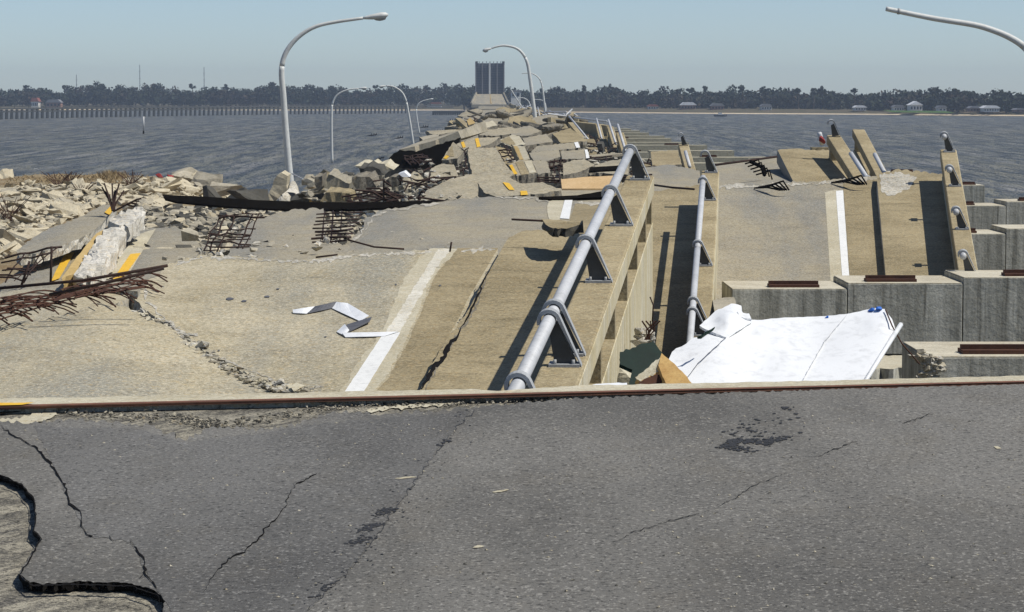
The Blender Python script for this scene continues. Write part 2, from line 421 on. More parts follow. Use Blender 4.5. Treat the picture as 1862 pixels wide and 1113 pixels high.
wood('far_wood', 935, 1930, lambda px: shpx(px)+75, topR, 'dark band of trees behind the sandy beach right of the raised bridge')
def pine(px, topy, label, wpx=14, d=None):
    d = d or shpx(px)+70; x = (px-VPX)/F*d; zt = H+(HZ-topy)*d/F
    t = thing('pine_tree', (x, d, 2), label, 'tree', 'tall pines above the far wood')
    bm = bmesh.new(); tube(bm, [(x, d, 1.8), (x+.3, d, zt*.6), (x+.1, d, zt-.8)], [.35, .28, .12], 5); obj('trunk', bm, 'bark', t)
    bm = bmesh.new(); w = wpx/F*d/2
    for k in range(5):
        clump(bm, Vector((x+rnd.uniform(-.7, .7)*w, d+rnd.uniform(-1, 1), zt-.7-rnd.uniform(0, 1)*w*1.1)), w*.5, .7, 24, rnd, s=.8)
    obj('crown', bm, 'leaf', t)
for px, y, w_, lb in ((52, 154, 12, 'leftmost tall pine above the far wood'), (124, 152, 13, 'pine above the wood right of the red roofed house'), (190, 153, 14, 'pine above the wood left of the first radio mast'),
                  (290, 151, 14, 'round topped pine between the two radio masts'), (352, 152, 12, 'pine just left of the second radio mast'), (414, 153, 12, 'pine right of the second radio mast left of the big lamp'), (568, 154, 11, 'pine just right of the big leaning street lamp'),
                  (684, 152, 9, 'pine behind the tip of the third lamp'), (778, 155, 12, 'pine above the wood right of the third lamp'), (833, 154, 12, 'pine just left of the raised bridge leaf'), (1018, 156, 14, 'broad pine just right of the far lamp posts'),
                  (1064, 154, 15, 'broad crowned pine beyond the first leaning rails'), (1255, 157, 15, 'forked pine above the pale roofed pavilion'), (1282, 156, 12, 'slender pine second from the pavilion'), (1348, 154, 14, 'tall umbrella shaped pine in the middle of the right shore'),
                  (1450, 157, 13, 'pine left of the pair of pines above the beach'), (1478, 160, 11, 'left of the close pair of pines above the beach'), (1492, 157, 12, 'right of the close pair of pines above the beach'), (1552, 160, 13, 'flat topped pine left of the long green lawn'),
                  (1674, 164, 12, 'pine above the white gabled house'), (1738, 160, 16, 'dark bushy pine tallest on the right shore'), (1764, 167, 11, 'small pine right of the dark bushy pine')):
    pine(px, y, lb, w_)
# radio masts
for px, y, lb in ((254, 118, 'thin radio mast behind the far wood, right one of the tallest pair on the left'), (371, 122, 'thin radio mast behind the wood nearest to the big street lamp'), (139, 136, 'faint short radio mast behind the wood at far left')):
    d = 1800; bm = bmesh.new(); p = at(px, y, d); tube(bm, [(p.x, d, 2), p], [.28, .18], 5)
    for k in range(1, 6): tube(bm, [(p.x-.7, d, 2+(p.z-2)*k/6), (p.x+.7, d, 2+(p.z-2)*k/6)], .09, 4)
    obj('radio_mast', bm, 'steelfar', label=lb, cat='mast', group='radio masts')
# houses on the far shore
def house(px, y0, y1, wpx, wall, roof, lb, gable=False, d=None, nwin=4, cat='house'):
    d = d or shpx(px)+48; c = at(px, y1, d); w = wpx/F*d; h = (y1-y0)/F*d; x, z = c.x, 1.6; zt = c.z+h; hw = zt-z
    t = thing('shore_house', (x, d, z), lb, cat, 'houses along the far shore')
    bm = bmesh.new(); wbox(bm, x-w/2, x+w/2, d, d+8, z, z+hw*.6); obj('wall', bm, wall, t)
    bm = bmesh.new(); e = .5
    if gable: pts = [(x-w/2-e, z+hw*.6), (x+w/2+e, z+hw*.6), (x, zt)]; y_ = (d-e, d+8+e)
    else: pts = [(x-w/2-e, z+hw*.6), (x+w/2+e, z+hw*.6), (x+w*.32, zt), (x-w*.32, zt)]; y_ = (d-e, d+8+e)
    fr = [bm.verts.new((a, y_[0], b)) for a, b in pts]; bk = [bm.verts.new((a, y_[1], b)) for a, b in pts]
    bm.faces.new(fr); bm.faces.new(bk[::-1]); n = len(pts)
    for i in range(n): bm.faces.new((fr[i], bk[i], bk[(i+1) % n], fr[(i+1) % n]))
    bmesh.ops.recalc_face_normals(bm, faces=bm.faces[:]); obj('roof', bm, roof, t)
    for k in range(nwin):
        bm = bmesh.new(); xx = x-w/2+w*(k+.5)/nwin; s = w/nwin*.25
        wbox(bm, xx-s, xx+s, d-.08, d+.05, z+hw*.18, z+hw*.45); obj('window', bm, 'pane', t)
house(63, 178, 192, 13, 'cream', 'roofred', 'white house with a red roof at the far left shore', d=1590)
house(97, 181, 191, 26, 'brick', 'roofgrey', 'low tan house right of the red roofed one', d=1590)
house(790, 186, 197, 26, 'cream', 'roofred', 'pale house with reddish roof left of the raised bridge', d=1590)
house(1252, 186, 197, 26, 'brick', 'roofwhite', 'wide open pavilion with a pale flat roof above the beach', cat='pavilion', nwin=5)
house(1188, 190, 199, 18, 'cream', 'roofred', 'small pale house left of the pavilion')
house(1305, 188, 200, 22, 'brick', 'roofgrey', 'brick house right of the pavilion')
house(1394, 189, 199, 18, 'cream', 'roofgrey', 'white house standing alone at the left end of the long dune')
house(1565, 192, 202, 20, 'cream', 'roofwhite', 'white cottage left of the long green lawn')
house(1635, 191, 202, 18, 'cream', 'roofgrey', 'low pale house beside the white gabled house')
house(1666, 184, 202, 22, 'cream', 'roofwhite', 'white gabled house behind the green lawn', True)
house(1714, 192, 203, 13, 'cream', 'roofgrey', 'small blue shaded beach hut on posts', cat='hut', nwin=2)
house(1775, 193, 203, 22, 'brick', 'roofgrey', 'brown house left of the long white house')
house(1803, 192, 203, 28, 'cream', 'roofwhite', 'long white house near the right edge of the shore', nwin=6)
house(1856, 197, 206, 18, 'brick', 'roofgrey', 'brown house at the right edge of the shore', nwin=2)
# lawn
bm = bmesh.new(); pv = None
for px in range(1635, 1756, 10):
    d = shpx(px); x = (px-VPX)/F*d; r_ = (bm.verts.new((x, d+22, 1.22)), bm.verts.new((x, d+46, 1.9)))
    if pv: bm.faces.new((pv[0], r_[0], r_[1], pv[1]))
    pv = r_
M['lawn'] = mk_ground('lawn', (.07, .14, .035), (.06, .11, .03), (.09, .12, .04))
obj('lawn', bm, 'lawn', kind='structure')
# ------------------------------------------------------------ railway trestle on the left
tr = thing('railway_trestle', at(430, 212, 1050), 'long low trestle on many piles crossing the bay at the left', 'bridge')
def tre(px):  # waterline pixel -> distance
    return 900+px*.52 if px < 560 else 1191+(px-560)*.3
def tp(px, z): d = tre(px); return Vector(((px-VPX)/F*d, d, z))
for nm, z0, z1, m, y_ in (('deck', 3.15, 3.75, 'trestle', 2.4), ('guard_rail', 4.1, 4.3, 'pile', .3), ('pile_cap', 2.2, 2.75, 'trestle', 1.8)):
    bm = bmesh.new(); last = None
    for px in list(range(-120, 860, 35)):
        p = tp(px, 0); r_ = [bm.verts.new((p.x, p.y-y_/2, z0)), bm.verts.new((p.x, p.y-y_/2, z1)), bm.verts.new((p.x, p.y+y_/2, z1)), bm.verts.new((p.x, p.y+y_/2, z0))]
        if last:
            for k in range(4): bm.faces.new((last[k], r_[k], r_[(k+1) % 4], last[(k+1) % 4]))
        last = r_
    obj(nm, bm, m, tr)
px = -60.
npile = 0
while px < 855 and npile < 100:
    bm = bmesh.new(); p = tp(px, 0)
    for yy in (-1.2, 1.2): tube(bm, [(p.x-.12, p.y+yy*.9, -.5), (p.x, p.y+yy*.6, 3.1)], .36, 5)
    obj('pile_bent', bm, 'pile', tr); px += 9.4-.0035*px; npile += 1
bm = bmesh.new()
for px in range(-100, 850, 26):
    p = tp(px, 0); tube(bm, [(p.x, p.y, 3.6), (p.x, p.y, 4.25)], .1, 4)
obj('rail_posts', bm, 'pile', tr)
# timber fender near the draw span
bm = bmesh.new()
for px in range(788, 862, 4):
    p = at(px, 212, 1130); tube(bm, [(p.x, 1130, -.5), (p.x, 1130, 1.7)], .35, 5)
wbox(bm, at(786, 200, 1130).x, at(862, 200, 1130).x, 1128.6, 1129.6, .6, 1.5)
obj('timber_fender', bm, 'pile', label='dark timber fender wall in the water left of the raised bridge', cat='fender')
# ------------------------------------------------------------ raised bascule leaf
BD = 1240
def bp(px, py, d=BD): return at(px, py, d)
bb = thing('bascule_bridge', (bp(890, 195).x, BD, 0), 'distant drawbridge with its dark leaf raised upright', 'bridge')
bm = bmesh.new(); a = bp(865, 170); b = bp(917, 115)
box(bm, (a+b)/2+Vector((0, .3, 0)), Vector(((b.x-a.x)/2, 0, 0)), Vector((0, .15, 0)), Vector((0, 0, (b.z-a.z)/2)))
lf = obj('raised_leaf', bm, 'steelfar', bb)
for i, px in enumerate((865, 877, 890.5, 904, 916.5)):
    bm = bmesh.new(); q0, q1 = bp(px, 171), bp(px, 114); wq = .22 if i != 2 else .4
    wbox(bm, q0.x-wq, q0.x+wq, BD-1.1, BD, q0.z, q1.z); obj('girder', bm, 'lamp' if i == 2 else 'roofgrey', lf)
for k in range(12):
    bm = bmesh.new(); z = bp(890, 167-k*4.4).z; wbox(bm, a.x+.05, b.x-.05, BD-.5, BD-.02, z-.07, z+.07); obj('cross_beam', bm, 'roofgrey', lf)
bm = bmesh.new(); z = bp(890, 114).z
for k in range(9): x = a.x+(b.x-a.x)*k/8; wbox(bm, x-.18, x+.18, BD-1., BD, z, z+.5)
wbox(bm, a.x, a.x+1., BD-1.2, BD, z-.5, z+.6); wbox(bm, b.x-1., b.x, BD-1.2, BD, z-.5, z+.6)
obj('leaf_tip', bm, 'web', lf)
bm = bmesh.new(); q = [bp(866, 171), bp(916, 171), bp(925, 190, BD-95), bp(857, 190, BD-95)]
vs = [bm.verts.new(p) for p in q]; lo = [bm.verts.new(p-Vector((0, 0, 1.3))) for p in q]
bm.faces.new(vs)
for i in range(4): bm.faces.new((vs[i], lo[i], lo[(i+1) % 4], vs[(i+1) % 4]))
bmesh.ops.recalc_face_normals(bm, faces=bm.faces[:]); ap = obj('approach_deck', bm, 'deckf', bb)
for f0, f1 in ((866, 857), (916, 925)):
    bm = bmesh.new(); p0, p1 = bp(f0, 171), bp(f1, 190, BD-95); tube(bm, [p0+Vector((0, 0, .5)), p1+Vector((0, 0, .5))], .45, 4); obj('side_rail', bm, 'deckf', ap)
bm = bmesh.new(); tube(bm, [bp(891, 172), bp(893, 189, BD-90)], .35, 4); obj('median', bm, 'tan', ap)
bm = bmesh.new(); wbox(bm, bp(856, 190).x, bp(928, 190).x, BD-90, BD+2, -.5, bp(890, 192).z); obj('pier', bm, 'pile', bb)
bm = bmesh.new(); p = bp(938, 195, 1260); wbox(bm, p.x-2.2, p.x+2.2, 1260, 1264, 0, bp(938, 166).z); obj('control_house', bm, 'cream', bb)
bm = bmesh.new(); z = bp(938, 166).z; wbox(bm, p.x-2.8, p.x+2.8, 1259.4, 1264.6, z, z+.5); obj('house_roof', bm, 'roofgrey', bb)
for sx_ in (-1, 1):
    bm = bmesh.new(); wbox(bm, p.x+sx_*1-.6, p.x+sx_*1+.6, 1259.9, 1260.05, z-2.2, z-.8); obj('window', bm, 'pane', bb)
# ------------------------------------------------------------ street lamps
def lamp(path, d, w0, w1, label, head=None, foot=None, nm='street_lamp'):
    pts = [at(x, y, d) for x, y in path]
    # smooth
    sm = []
    for i in range(len(pts)-1):
        p0, p1, p2, p3 = pts[max(i-1, 0)], pts[i], pts[i+1], pts[min(i+2, len(pts)-1)]
        for k in range(4):
            t = k/4; sm.append(.5*((2*p1)+(-p0+p2)*t+(2*p0-5*p1+4*p2-p3)*t*t+(-p0+3*p1-3*p2+p3)*t**3))
    sm.append(pts[-1]); n = len(sm)
    t = thing(nm, pts[0], label, 'street lamp', 'street lamps along the wrecked bridge')
    rad = [(w0+(w1-w0)*i/(n-1))*.5*d/F for i in range(n)]
    k = int(n*.45)
    bm = bmesh.new(); tube(bm, sm[:k+1], rad[:k+1], 12); obj('pole', bm, 'lamp', t)
    bm = bmesh.new(); tube(bm, sm[k:], [r*.97 for r in rad[k:]], 12); obj('arm', bm, 'lamp', t)
    if head:
        (hx, hy), L, hh = head; s = d/F; dirx = 1 if hx > path[-1][0]-.01 else -1
        a = pts[-1]; e = at(hx, hy, d); u = (e-a).normalized()
        bm = bmesh.new(); prof = [(0, .32), (.12, .5), (.35, .75), (.7, 1.), (.9, .8), (1, .3)]; prev = None
        for q, r_ in prof:
            c = a+u*L*s*q; ring = [bm.verts.new(c+Vector((0, math.cos(th)*hh*s*r_*.7, math.sin(th)*hh*s*r_*.5))) for th in [2*math.pi*j/10 for j in range(10)]]
            if prev:
                for j in range(10): f = bm.faces.new((prev[j], prev[(j+1) % 10], ring[(j+1) % 10], ring[j])); f.smooth = True
            else: bm.faces.new(ring)
            prev = ring
        bm.faces.new(prev); bmesh.ops.recalc_face_normals(bm, faces=bm.faces[:]); hd = obj('lamp_head', bm, 'lamp', t)
        bm = bmesh.new(); bmesh.ops.create_icosphere(bm, subdivisions=2, radius=1, matrix=Matrix.Translation(a+u*L*s*.66-Vector((0, 0, hh*s*.28))) @ Matrix.Diagonal((L*s*.27, hh*s*.45, hh*s*.42, 1)))
        obj('lens', bm, 'glass', hd, smooth=True)
    if foot:
        bm = bmesh.new(); p = pts[0]; r = w0*.5*d/F; tube(bm, [p-Vector((0, 0, r*.5)), p+Vector((0, 0, r*foot))], [r*1.5, r*1.35], 10); obj('base_flange', bm, 'bracket', t)
    return t
lamp([(531, 356), (525, 300), (519, 230), (515, 170), (512, 135), (515, 108), (527, 84), (548, 63), (575, 48), (610, 40), (660, 33)], 118, 13.5, 5.8, 'tall leaning lamp with long curved arm rising at the left of the debris', ((705, 27), 46, 13), 1.2)
lamp([(604, 297), (603, 250), (603, 205), (605, 187), (613, 173), (630, 164), (652, 161)], 288, 5, 2.6, 'lamp standing in open water with its arm curving right', ((668, 160), 15, 5), None)
lamp([(752, 266), (747, 232), (742, 202), (738, 182), (730, 167), (716, 158), (702, 156)], 262, 4.6, 2.5, 'lamp rising from the tilted slabs with its arm curving left', ((690, 158), 13, 4.5), None)
lamp([(763, 244), (759, 220), (757, 202), (760, 190), (768, 184), (779, 181)], 520, 3, 1.6, 'small far lamp in the water left of the debris, arm to the right', ((787, 180), 9, 3.2), None)
lamp([(976, 238), (970, 190), (964, 145), (959, 115), (950, 97), (937, 87), (917, 83), (903, 85), (894, 88)], 262, 7.5, 3.2, 'tall lamp arching left in front of the raised bridge leaf', ((878, 92), 17, 7), 2.5)
lamp([(993, 218), (990, 190), (987, 165), (984, 150), (978, 140), (968, 134), (957, 133), (949, 134)], 460, 4, 1.3, 'slender lamp without a head behind the tall arched lamp')
lamp([(958, 209), (944, 187), (930, 164)], 600, 3.2, 1.8, 'lamp post leaning sharply left below the arched lamp', None, None)
lamp([(967, 206), (964, 192), (960, 183), (951, 178), (940, 178)], 680, 2.4, 1.3, 'tiny lamp with curved arm just right of the raised bridge')
lamp([(994, 203), (992, 190), (987, 183), (976, 181), (967, 181)], 760, 2., 1.2, 'faintest far lamp behind the slender headless one')
lp = lamp([(1914, 405), (1911, 300), (1905, 200), (1897, 140), (1882, 108), (1862, 85), (1838, 69), (1808, 56), (1770, 45), (1700, 34), (1640, 22), (1611, 16)], 74, 17, 9, 'headless curved lamp arm reaching in at the top right', None, 1.5)
bm = bmesh.new(); a, b = at(1632, 20.5, 74), at(1636, 21, 74); tube(bm, [a, b], .085, 12); obj('collar', bm, 'bracket', lp)
# ------------------------------------------------------------ span frame helper
class Frame:
    """a tilted bridge span: handrail line starts at pixel A (distance dA) and runs toward vanishing pixel V"""
    def __init__(s, A, dA, V, roll=0.):
        s.T = at(A[0], A[1], dA); s.u = ray(*V).normalized(); s.A = A; s.dA = dA
        s.r = s.u.cross(Vector((0, 0, 1))).normalized(); s.w = s.r.cross(s.u).normalized()
        if roll:
            q = Matrix.Rotation(roll, 3, s.u); s.r = q @ s.r; s.w = q @ s.w
    def p(s, d, r=0., w=0.):
        return s.T+s.u*((d-s.dA)/s.u.y)+s.r*r+s.w*w
    def surf(s, w, bulges=()):
        q = s.p(s.dA, 0, w); n = s.w; o = Surf(900, 400, 10); o.p = q; o.sx = -n.x/n.z; o.sy = -n.y/n.z; o.b = bulges; return o
    def box(s, bm, d0, d1, r0, r1, w0, w1, m=0):
        c = (s.p(d0, (r0+r1)/2, (w0+w1)/2)+s.p(d1, (r0+r1)/2, (w0+w1)/2))/2
        L = (s.p(d1)-s.p(d0)).length/2
        return box(bm, c, s.u*L, s.r*((r1-r0)/2), s.w*((w1-w0)/2), m)
def bracket(fr, d, par, simple=False):
    bm = bmesh.new(); o = fr.p(d); hw = .055
    pl = [(.068*math.cos(a), .068*math.sin(a)) for a in [math.radians(x) for x in range(200, 19, -18)]]
    pl += [(.245, -.33), (.25, -.35)]
    ax = fr.u*hw; last = None
    for (r_, w_) in pl:
        n_ = .03
        a = [bm.verts.new(o+fr.r*r_+fr.w*w_+ax*s_) for s_ in (-1, 1)]
        k = Vector((r_, w_)); kk = k.normalized()*n_
        b = [bm.verts.new(o+fr.r*(r_+kk.x)+fr.w*(w_+kk.y)+ax*s_) for s_ in (-1, 1)]
        if last:
            for q in ((last[0][0], last[0][1], a[1], a[0]), (last[1][1], last[1][0], b[0], b[1]), (last[0][0], a[0], b[0], last[1][0]), (last[0][1], last[1][1], b[1], a[1])): bm.faces.new(q)
        last = (a, b)
    bmesh.ops.recalc_face_normals(bm, faces=bm.faces[:])
    c = obj('bracket', bm, 'bracket', par)
    bm = bmesh.new(); tri = [(.0, -.07), (.075, -.02), (.225, -.335), (.045, -.355)]
    f = [bm.verts.new(o+fr.r*x+fr.w*y-fr.u*.03) for x, y in tri]; g = [bm.verts.new(o+fr.r*x+fr.w*y+fr.u*.02) for x, y in tri]
    bm.faces.new(f); bm.faces.new(g[::-1])
    for i in range(4): bm.faces.new((f[i], g[i], g[(i+1) % 4], f[(i+1) % 4]))
    bmesh.ops.recalc_face_normals(bm, faces=bm.faces[:]); obj('web_plate', bm, 'web', c)
    if not simple:
        bm = bmesh.new(); fr.box(bm, d-.09, d+.09, .0, .25, -.37, -.345)
        obj('base_plate', bm, 'bracket', c)
        for rr in (.05, .2):
            bm = bmesh.new(); q = o+fr.r*rr-fr.u*.06; tube(bm, [q-fr.w*.35, q-fr.w*.31], .014, 6); obj('bolt', bm, 'bracket', c)
def parapet(fr, par, d0, d1, slots, wall=-2.3, post=.24, name='parapet'):
    bm = bmesh.new(); fr.box(bm, d0, d1, -.07, .29, -.62, -.37)
    obj('parapet_beam', bm, 'parapet', par, bevel=.02)
    bm = bmesh.new(); fr.box(bm, d0+.02, d1-.02, .29, .297, -.60, -.39); obj('sunlit_beam_skin', bm, 'fascia', par)  # paler skin paints sunlight onto the outer face of the beam
    bm = bmesh.new(); fr.box(bm, d0, d1, -.02, .283, wall, -1.0)
    obj('fascia_wall', bm, 'fascia', par, bevel=.012)
    bm = bmesh.new(); fr.box(bm, d0+.01, d1-.01, -.012, .275, -1.0, -.988); obj('parapet_sill', bm, 'parapet', par)
    for s in slots:
        bm = bmesh.new(); fr.box(bm, max(d0, s-post/2), min(d1, s+post/2), .0, .272, -.988, -.62); obj('parapet_post', bm, 'parapet', par)
# ------------------------------------------------------------ SPAN 1 (nearest)
f1 = Frame((940, 705), 19.3, (1385, -225))
sp = thing('collapsed_span', f1.p(25, -3, -2.2), 'nearest tilted bridge span with pale grey handrail rising to the right', 'bridge span', 'collapsed bridge spans')
parapet(f1, sp, 18.9, 36.6, [20.2, 22.5, 24.9, 27.3, 29.8, 32.2, 34.6, 36.4])
bm = bmesh.new(); tube(bm, [f1.p(18.7), f1.p(36.2)], .055, 20); tb = obj('handrail', bm, 'rail', sp)
for d in (19.4, 22.25, 22.75, 26.9, 31.3, 36.05): bracket(f1, d, sp)
s1w = f1.surf(-1.1, ((860, 640, 90, -.05), (900, 480, 60, .03)))
s1r = f1.surf(-1.30, ((560, 720, 260, -.10), (300, 470, 160, -.12, 60), (700, 560, 200, .05), (100, 680, 150, .06)))
poly_walk = [(762, 712, 0), (775, 690, 2), (790, 655, 3), (832, 590, 2), (845, 575, .6), (900, 475, .6), (925, 432, 2), (950, 420, 2), (1000, 417, 2), (1062, 424, 0), (1130, 330, 0), (1160, 430, 0), (1040, 720, 0)]
patch('sidewalk', poly_walk, s1w, ('walk', 'broken'), .24, sp, grid=40, seg=7)
poly_b = [(262, 520, 4), (310, 478, 3), (370, 463, 2), (470, 470, 3), (560, 472, 2.5), (640, 462, 2), (760, 455, 2), (905, 452, 0), (905, 500, 0), (800, 740, 0), (600, 745, 0), (540, 712, 5), (480, 690, 6), (430, 668, 5), (400, 655, 5), (360, 622, 5), (330, 605, 4), (300, 585, 3), (258, 560, 3), (245, 545, 4)]
patch('road_deck', poly_b, s1r, ('deck', 'broken'), .25, sp, grid=34, seg=7)
# lane line with its scraped bed
patch('lane_line_bed', [(676, 714), (700, 690), (735, 625), (756, 580), (786, 505), (812, 475), (832, 452, 1), (782, 452), (762, 468), (728, 520), (705, 580), (690, 610), (650, 660), (628, 700), (616, 714)], s1r, ('patch',), 0, sp, add=.004, jag=2.2, seg=6)
patch('tan_shoulder', [(680, 716, 1.5), (705, 690, 1.5), (740, 625, 1.5), (760, 580, 1.5), (790, 505, 1.5), (812, 475, 1.5), (832, 451, 0), (906, 451, 0), (850, 545, 0), (836, 575, 0), (800, 640, 0), (765, 716, 0)], s1r, ('walk',), 0, sp, add=.003, jag=0)
patch('worn_line', [(700, 606), (728, 603), (752, 560), (786, 500), (806, 470), (822, 453, 1), (796, 453), (776, 486), (748, 530), (722, 572)], s1r, ('worn',), 0, sp, add=.0065, jag=1.6, seg=4)
patch('lane_line', [(624, 716), (697, 607, .4), (728, 604, .4), (659, 716)], s1r, ('white',), 0, sp, add=.008, jag=.4)
bm = bmesh.new()
for path, w in (([(766, 708), (790, 665), (806, 652), (815, 630), (830, 612), (838, 595)], 8), ([(838, 598), (856, 566), (868, 540), (882, 505), (890, 492)], 3.0)): strip(path, w, s1w, .006, bm)
obj('crack', bm, 'crack', sp)
bm = bmesh.new(); strip([(772, 708), (796, 668), (820, 625), (842, 594), (860, 566), (884, 508), (888, 492)], 4, s1w, .004, bm, jit=.5); obj('crack_spall', bm, 'side', sp)
def rim(paths, surf, par, w=8, add=.004, m='broken'):
    bm = bmesh.new()
    for p_ in paths:
        [strip(p_[a_:a_+2], w*random.uniform(.4, 1), surf, add, bm, jit=.6) for a_ in range(len(p_)-1)]
    obj('spalled_rim', bm, m, par, kind='stuff')
rim([[(312, 482), (375, 467), (440, 471), (500, 474), (560, 476), (640, 466), (700, 462), (760, 459), (800, 457)], [(835, 455), (900, 454)], [(268, 524), (264, 545), (300, 580), (345, 615), (400, 650), (450, 672), (520, 700)]], s1r, sp, 6)
# small dark scuffs
bm = bmesh.new()
for (x, y, a, b) in ((418, 543, 9, 3), (444, 547, 6, 2.4), (486, 539, 6, 2), (505, 525, 4, 1.5), (398, 637, 3, 1.5), (592, 612, 3, 1), (800, 519, 3, 1.5), (720, 517, 3, 1), (862, 568, 2, 1)):
    pl_ = [(x+a*math.cos(t)*random.uniform(.6, 1), y+b*math.sin(t)*random.uniform(.6, 1)) for t in [k*math.pi/5 for k in range(10)]]
    patch_bm(pl_, s1r, 0, 0, 8, .009, 0, bm)
obj('scuff_marks', bm, 'tapeg', sp, kind='stuff')
# left front slab
sA = f1.surf(-1.34, ((120, 640, 200, .12), (60, 580, 120, -.05), (500, 720, 160, -.08)))
sl_ = thing('road_slab', sA(200, 650), 'large pale slab at the front left below the rusty rebar fan', 'concrete slab', 'broken deck slabs')
patch('deck', [(-260, 640, 0), (-40, 590, 3), (60, 588, 3), (150, 560, 4), (175, 550, 3), (235, 560, 3), (262, 578, 4), (300, 592, 4), (345, 622, 4), (385, 655, 5), (430, 675, 4), (470, 702, 4), (500, 716, 3), (560, 745, 0), (-260, 760, 0)], sA, ('deck', 'broken'), .25, sl_, grid=34, seg=7)
# crumbled crack between front slabs
rnd2 = random.Random(11)
def _tmpl(k):
    rnd = random.Random(900+k); b = bmesh.new()
    for _ in range(12):
        v = Vector((rnd.uniform(-1, 1), rnd.uniform(-1, 1), rnd.uniform(-1, 1)))
        m = max(abs(v.x), abs(v.y), abs(v.z)); b.verts.new(v/m*rnd.uniform(.72, 1))
    o = bmesh.ops.convex_hull(b, input=b.verts[:])
    bad = [e for e in o['geom_interior'] if isinstance(e, bmesh.types.BMVert)]
    if bad: bmesh.ops.delete(b, geom=bad, context='VERTS')
    b.verts.index_update(); r = ([v.co.copy() for v in b.verts], [[v.index for v in f.verts] for f in b.faces]); b.free(); return r
TM = [_tmpl(k) for k in range(40)]
def hull(bm, c, r, rnd, flat_=.6, mat=0):
    """angular broken lump"""
    vs_, fs_ = TM[rnd.randrange(40)]
    q = Matrix.Rotation(rnd.uniform(-.5, .5), 3, 'X') @ Matrix.Rotation(rnd.uniform(0, 6.3), 3, 'Z')
    sx, sy, sz = r*rnd.uniform(.7, 1.4), r*rnd.uniform(.5, 1.), r*flat_*rnd.uniform(.5, 1.1); c = Vector(c)
    vv = [bm.verts.new(c+q @ Vector((v.x*sx, v.y*sy, v.z*sz))) for v in vs_]
    for f in fs_: bm.faces.new([vv[i] for i in f]).material_index = mat
def rubble(name, path, spread, n, surf, size, mats, label, add=.0, cat='rubble'):
    bm = bmesh.new(); L = len(path)-1
    for _ in range(n):
        i = rnd2.randrange(L); t = rnd2.random(); a, b = path[i], path[i+1]
        x = a[0]+(b[0]-a[0])*t+rnd2.gauss(0, 1)*spread; y = a[1]+(b[1]-a[1])*t+rnd2.gauss(0, 1)*spread*.5
        p = surf(x, y, add); hull(bm, p, rnd2.uniform(*size), rnd2, .6, rnd2.randrange(len(mats)))
    return obj(name, bm, mats, kind='stuff', label=label, cat=cat)
rubble('crumbled_concrete', [(250, 565), (300, 590), (350, 625), (385, 648), (440, 680), (500, 705), (570, 712)], 7, 330, s1r, (.012, .05), ('broken', 'patch', 'rock2'), 'crumbled concrete lying in the diagonal crack between the two front slabs')
def chunk(px, py, d, r, label, mat='broken', flat_=.5, sc=None, z=0.):
    bm = bmesh.new(); rr = random.Random(int(px*7+py)); hull(bm, at(px, py, d)+Vector((0, 0, z)), r, rr, flat_)
    return obj('concrete_chunk', bm, mat, label=label, cat='concrete chunk', group='loose concrete chunks')
for k, (x, y, r, lb) in enumerate(((372, 628, .10, 'flat pale chunk sitting in the middle of the diagonal crack'), (505, 694, .09, 'dark edged chunk at the lower end of the diagonal crack'), (535, 704, .12, 'white chunk at the bottom of the diagonal crack'), (838, 582, .06, 'small broken lump on the curb of the near sidewalk'))):
    p = s1r(x, y, .03); bm = bmesh.new(); hull(bm, p, r, random.Random(k+5), .45)
    obj('concrete_chunk', bm, 'broken' if k != 2 else 'patch', label=lb, cat='concrete chunk', group='loose concrete chunks')
# ------------------------------------------------------------ loose road tape
tp_ = thing('road_tape', s1r(620, 590), 'peeled strip of white road marking tape lying twisted on the near deck', 'tape')
def ribbon(q, mat, h0, h1):
    bm = bmesh.new(); N = 6
    for k in range(N+1):
        t = k/N; e = .012*math.sin(t*math.pi)
        a = s1r(q[0][0]+(q[1][0]-q[0][0])*t, q[0][1]+(q[1][1]-q[0][1])*t, h0+(h1-h0)*t+e); b = s1r(q[3][0]+(q[2][0]-q[3][0])*t, q[3][1]+(q[2][1]-q[3][1])*t, .012+e*.5)
        va = [bm.verts.new(a), bm.verts.new(b), bm.verts.new(b-Vector((0, 0, .004))), bm.verts.new(a-Vector((0, 0, .004)))]
        if k:
            for j in range(4): bm.faces.new((pv[j], va[j], va[(j+1) % 4], pv[(j+1) % 4]))
        pv = va
    bmesh.ops.recalc_face_normals(bm, faces=bm.faces[:]); obj('tape_fold', bm, mat, tp_)
ribbon([(532, 563), (572, 557), (558, 570), (533, 569)], 'sheet', .03, .04)
ribbon([(572, 557), (612, 548), (604, 560), (558, 570)], 'tapeg', .03, .05)
ribbon([(612, 549), (630, 552), (670, 574), (654, 584), (604, 560)][0:1]+[(632, 551)]+[(655, 584), (603, 560)], 'sheet', .03, .03)
ribbon([(632, 551), (671, 574), (655, 584), (612, 556)], 'sheet', .03, .03)
ribbon([(676, 576), (672, 585), (634, 604), (630, 590)], 'tapeg', .03, .03)
ribbon([(627, 589), (635, 600), (626, 610), (612, 603)], 'sheet', .04, .03)
ribbon([(622, 605), (690, 604), (724, 603), (628, 613)][:1]+[(724, 603), (700, 611), (628, 613)], 'sheet', .03, .02)
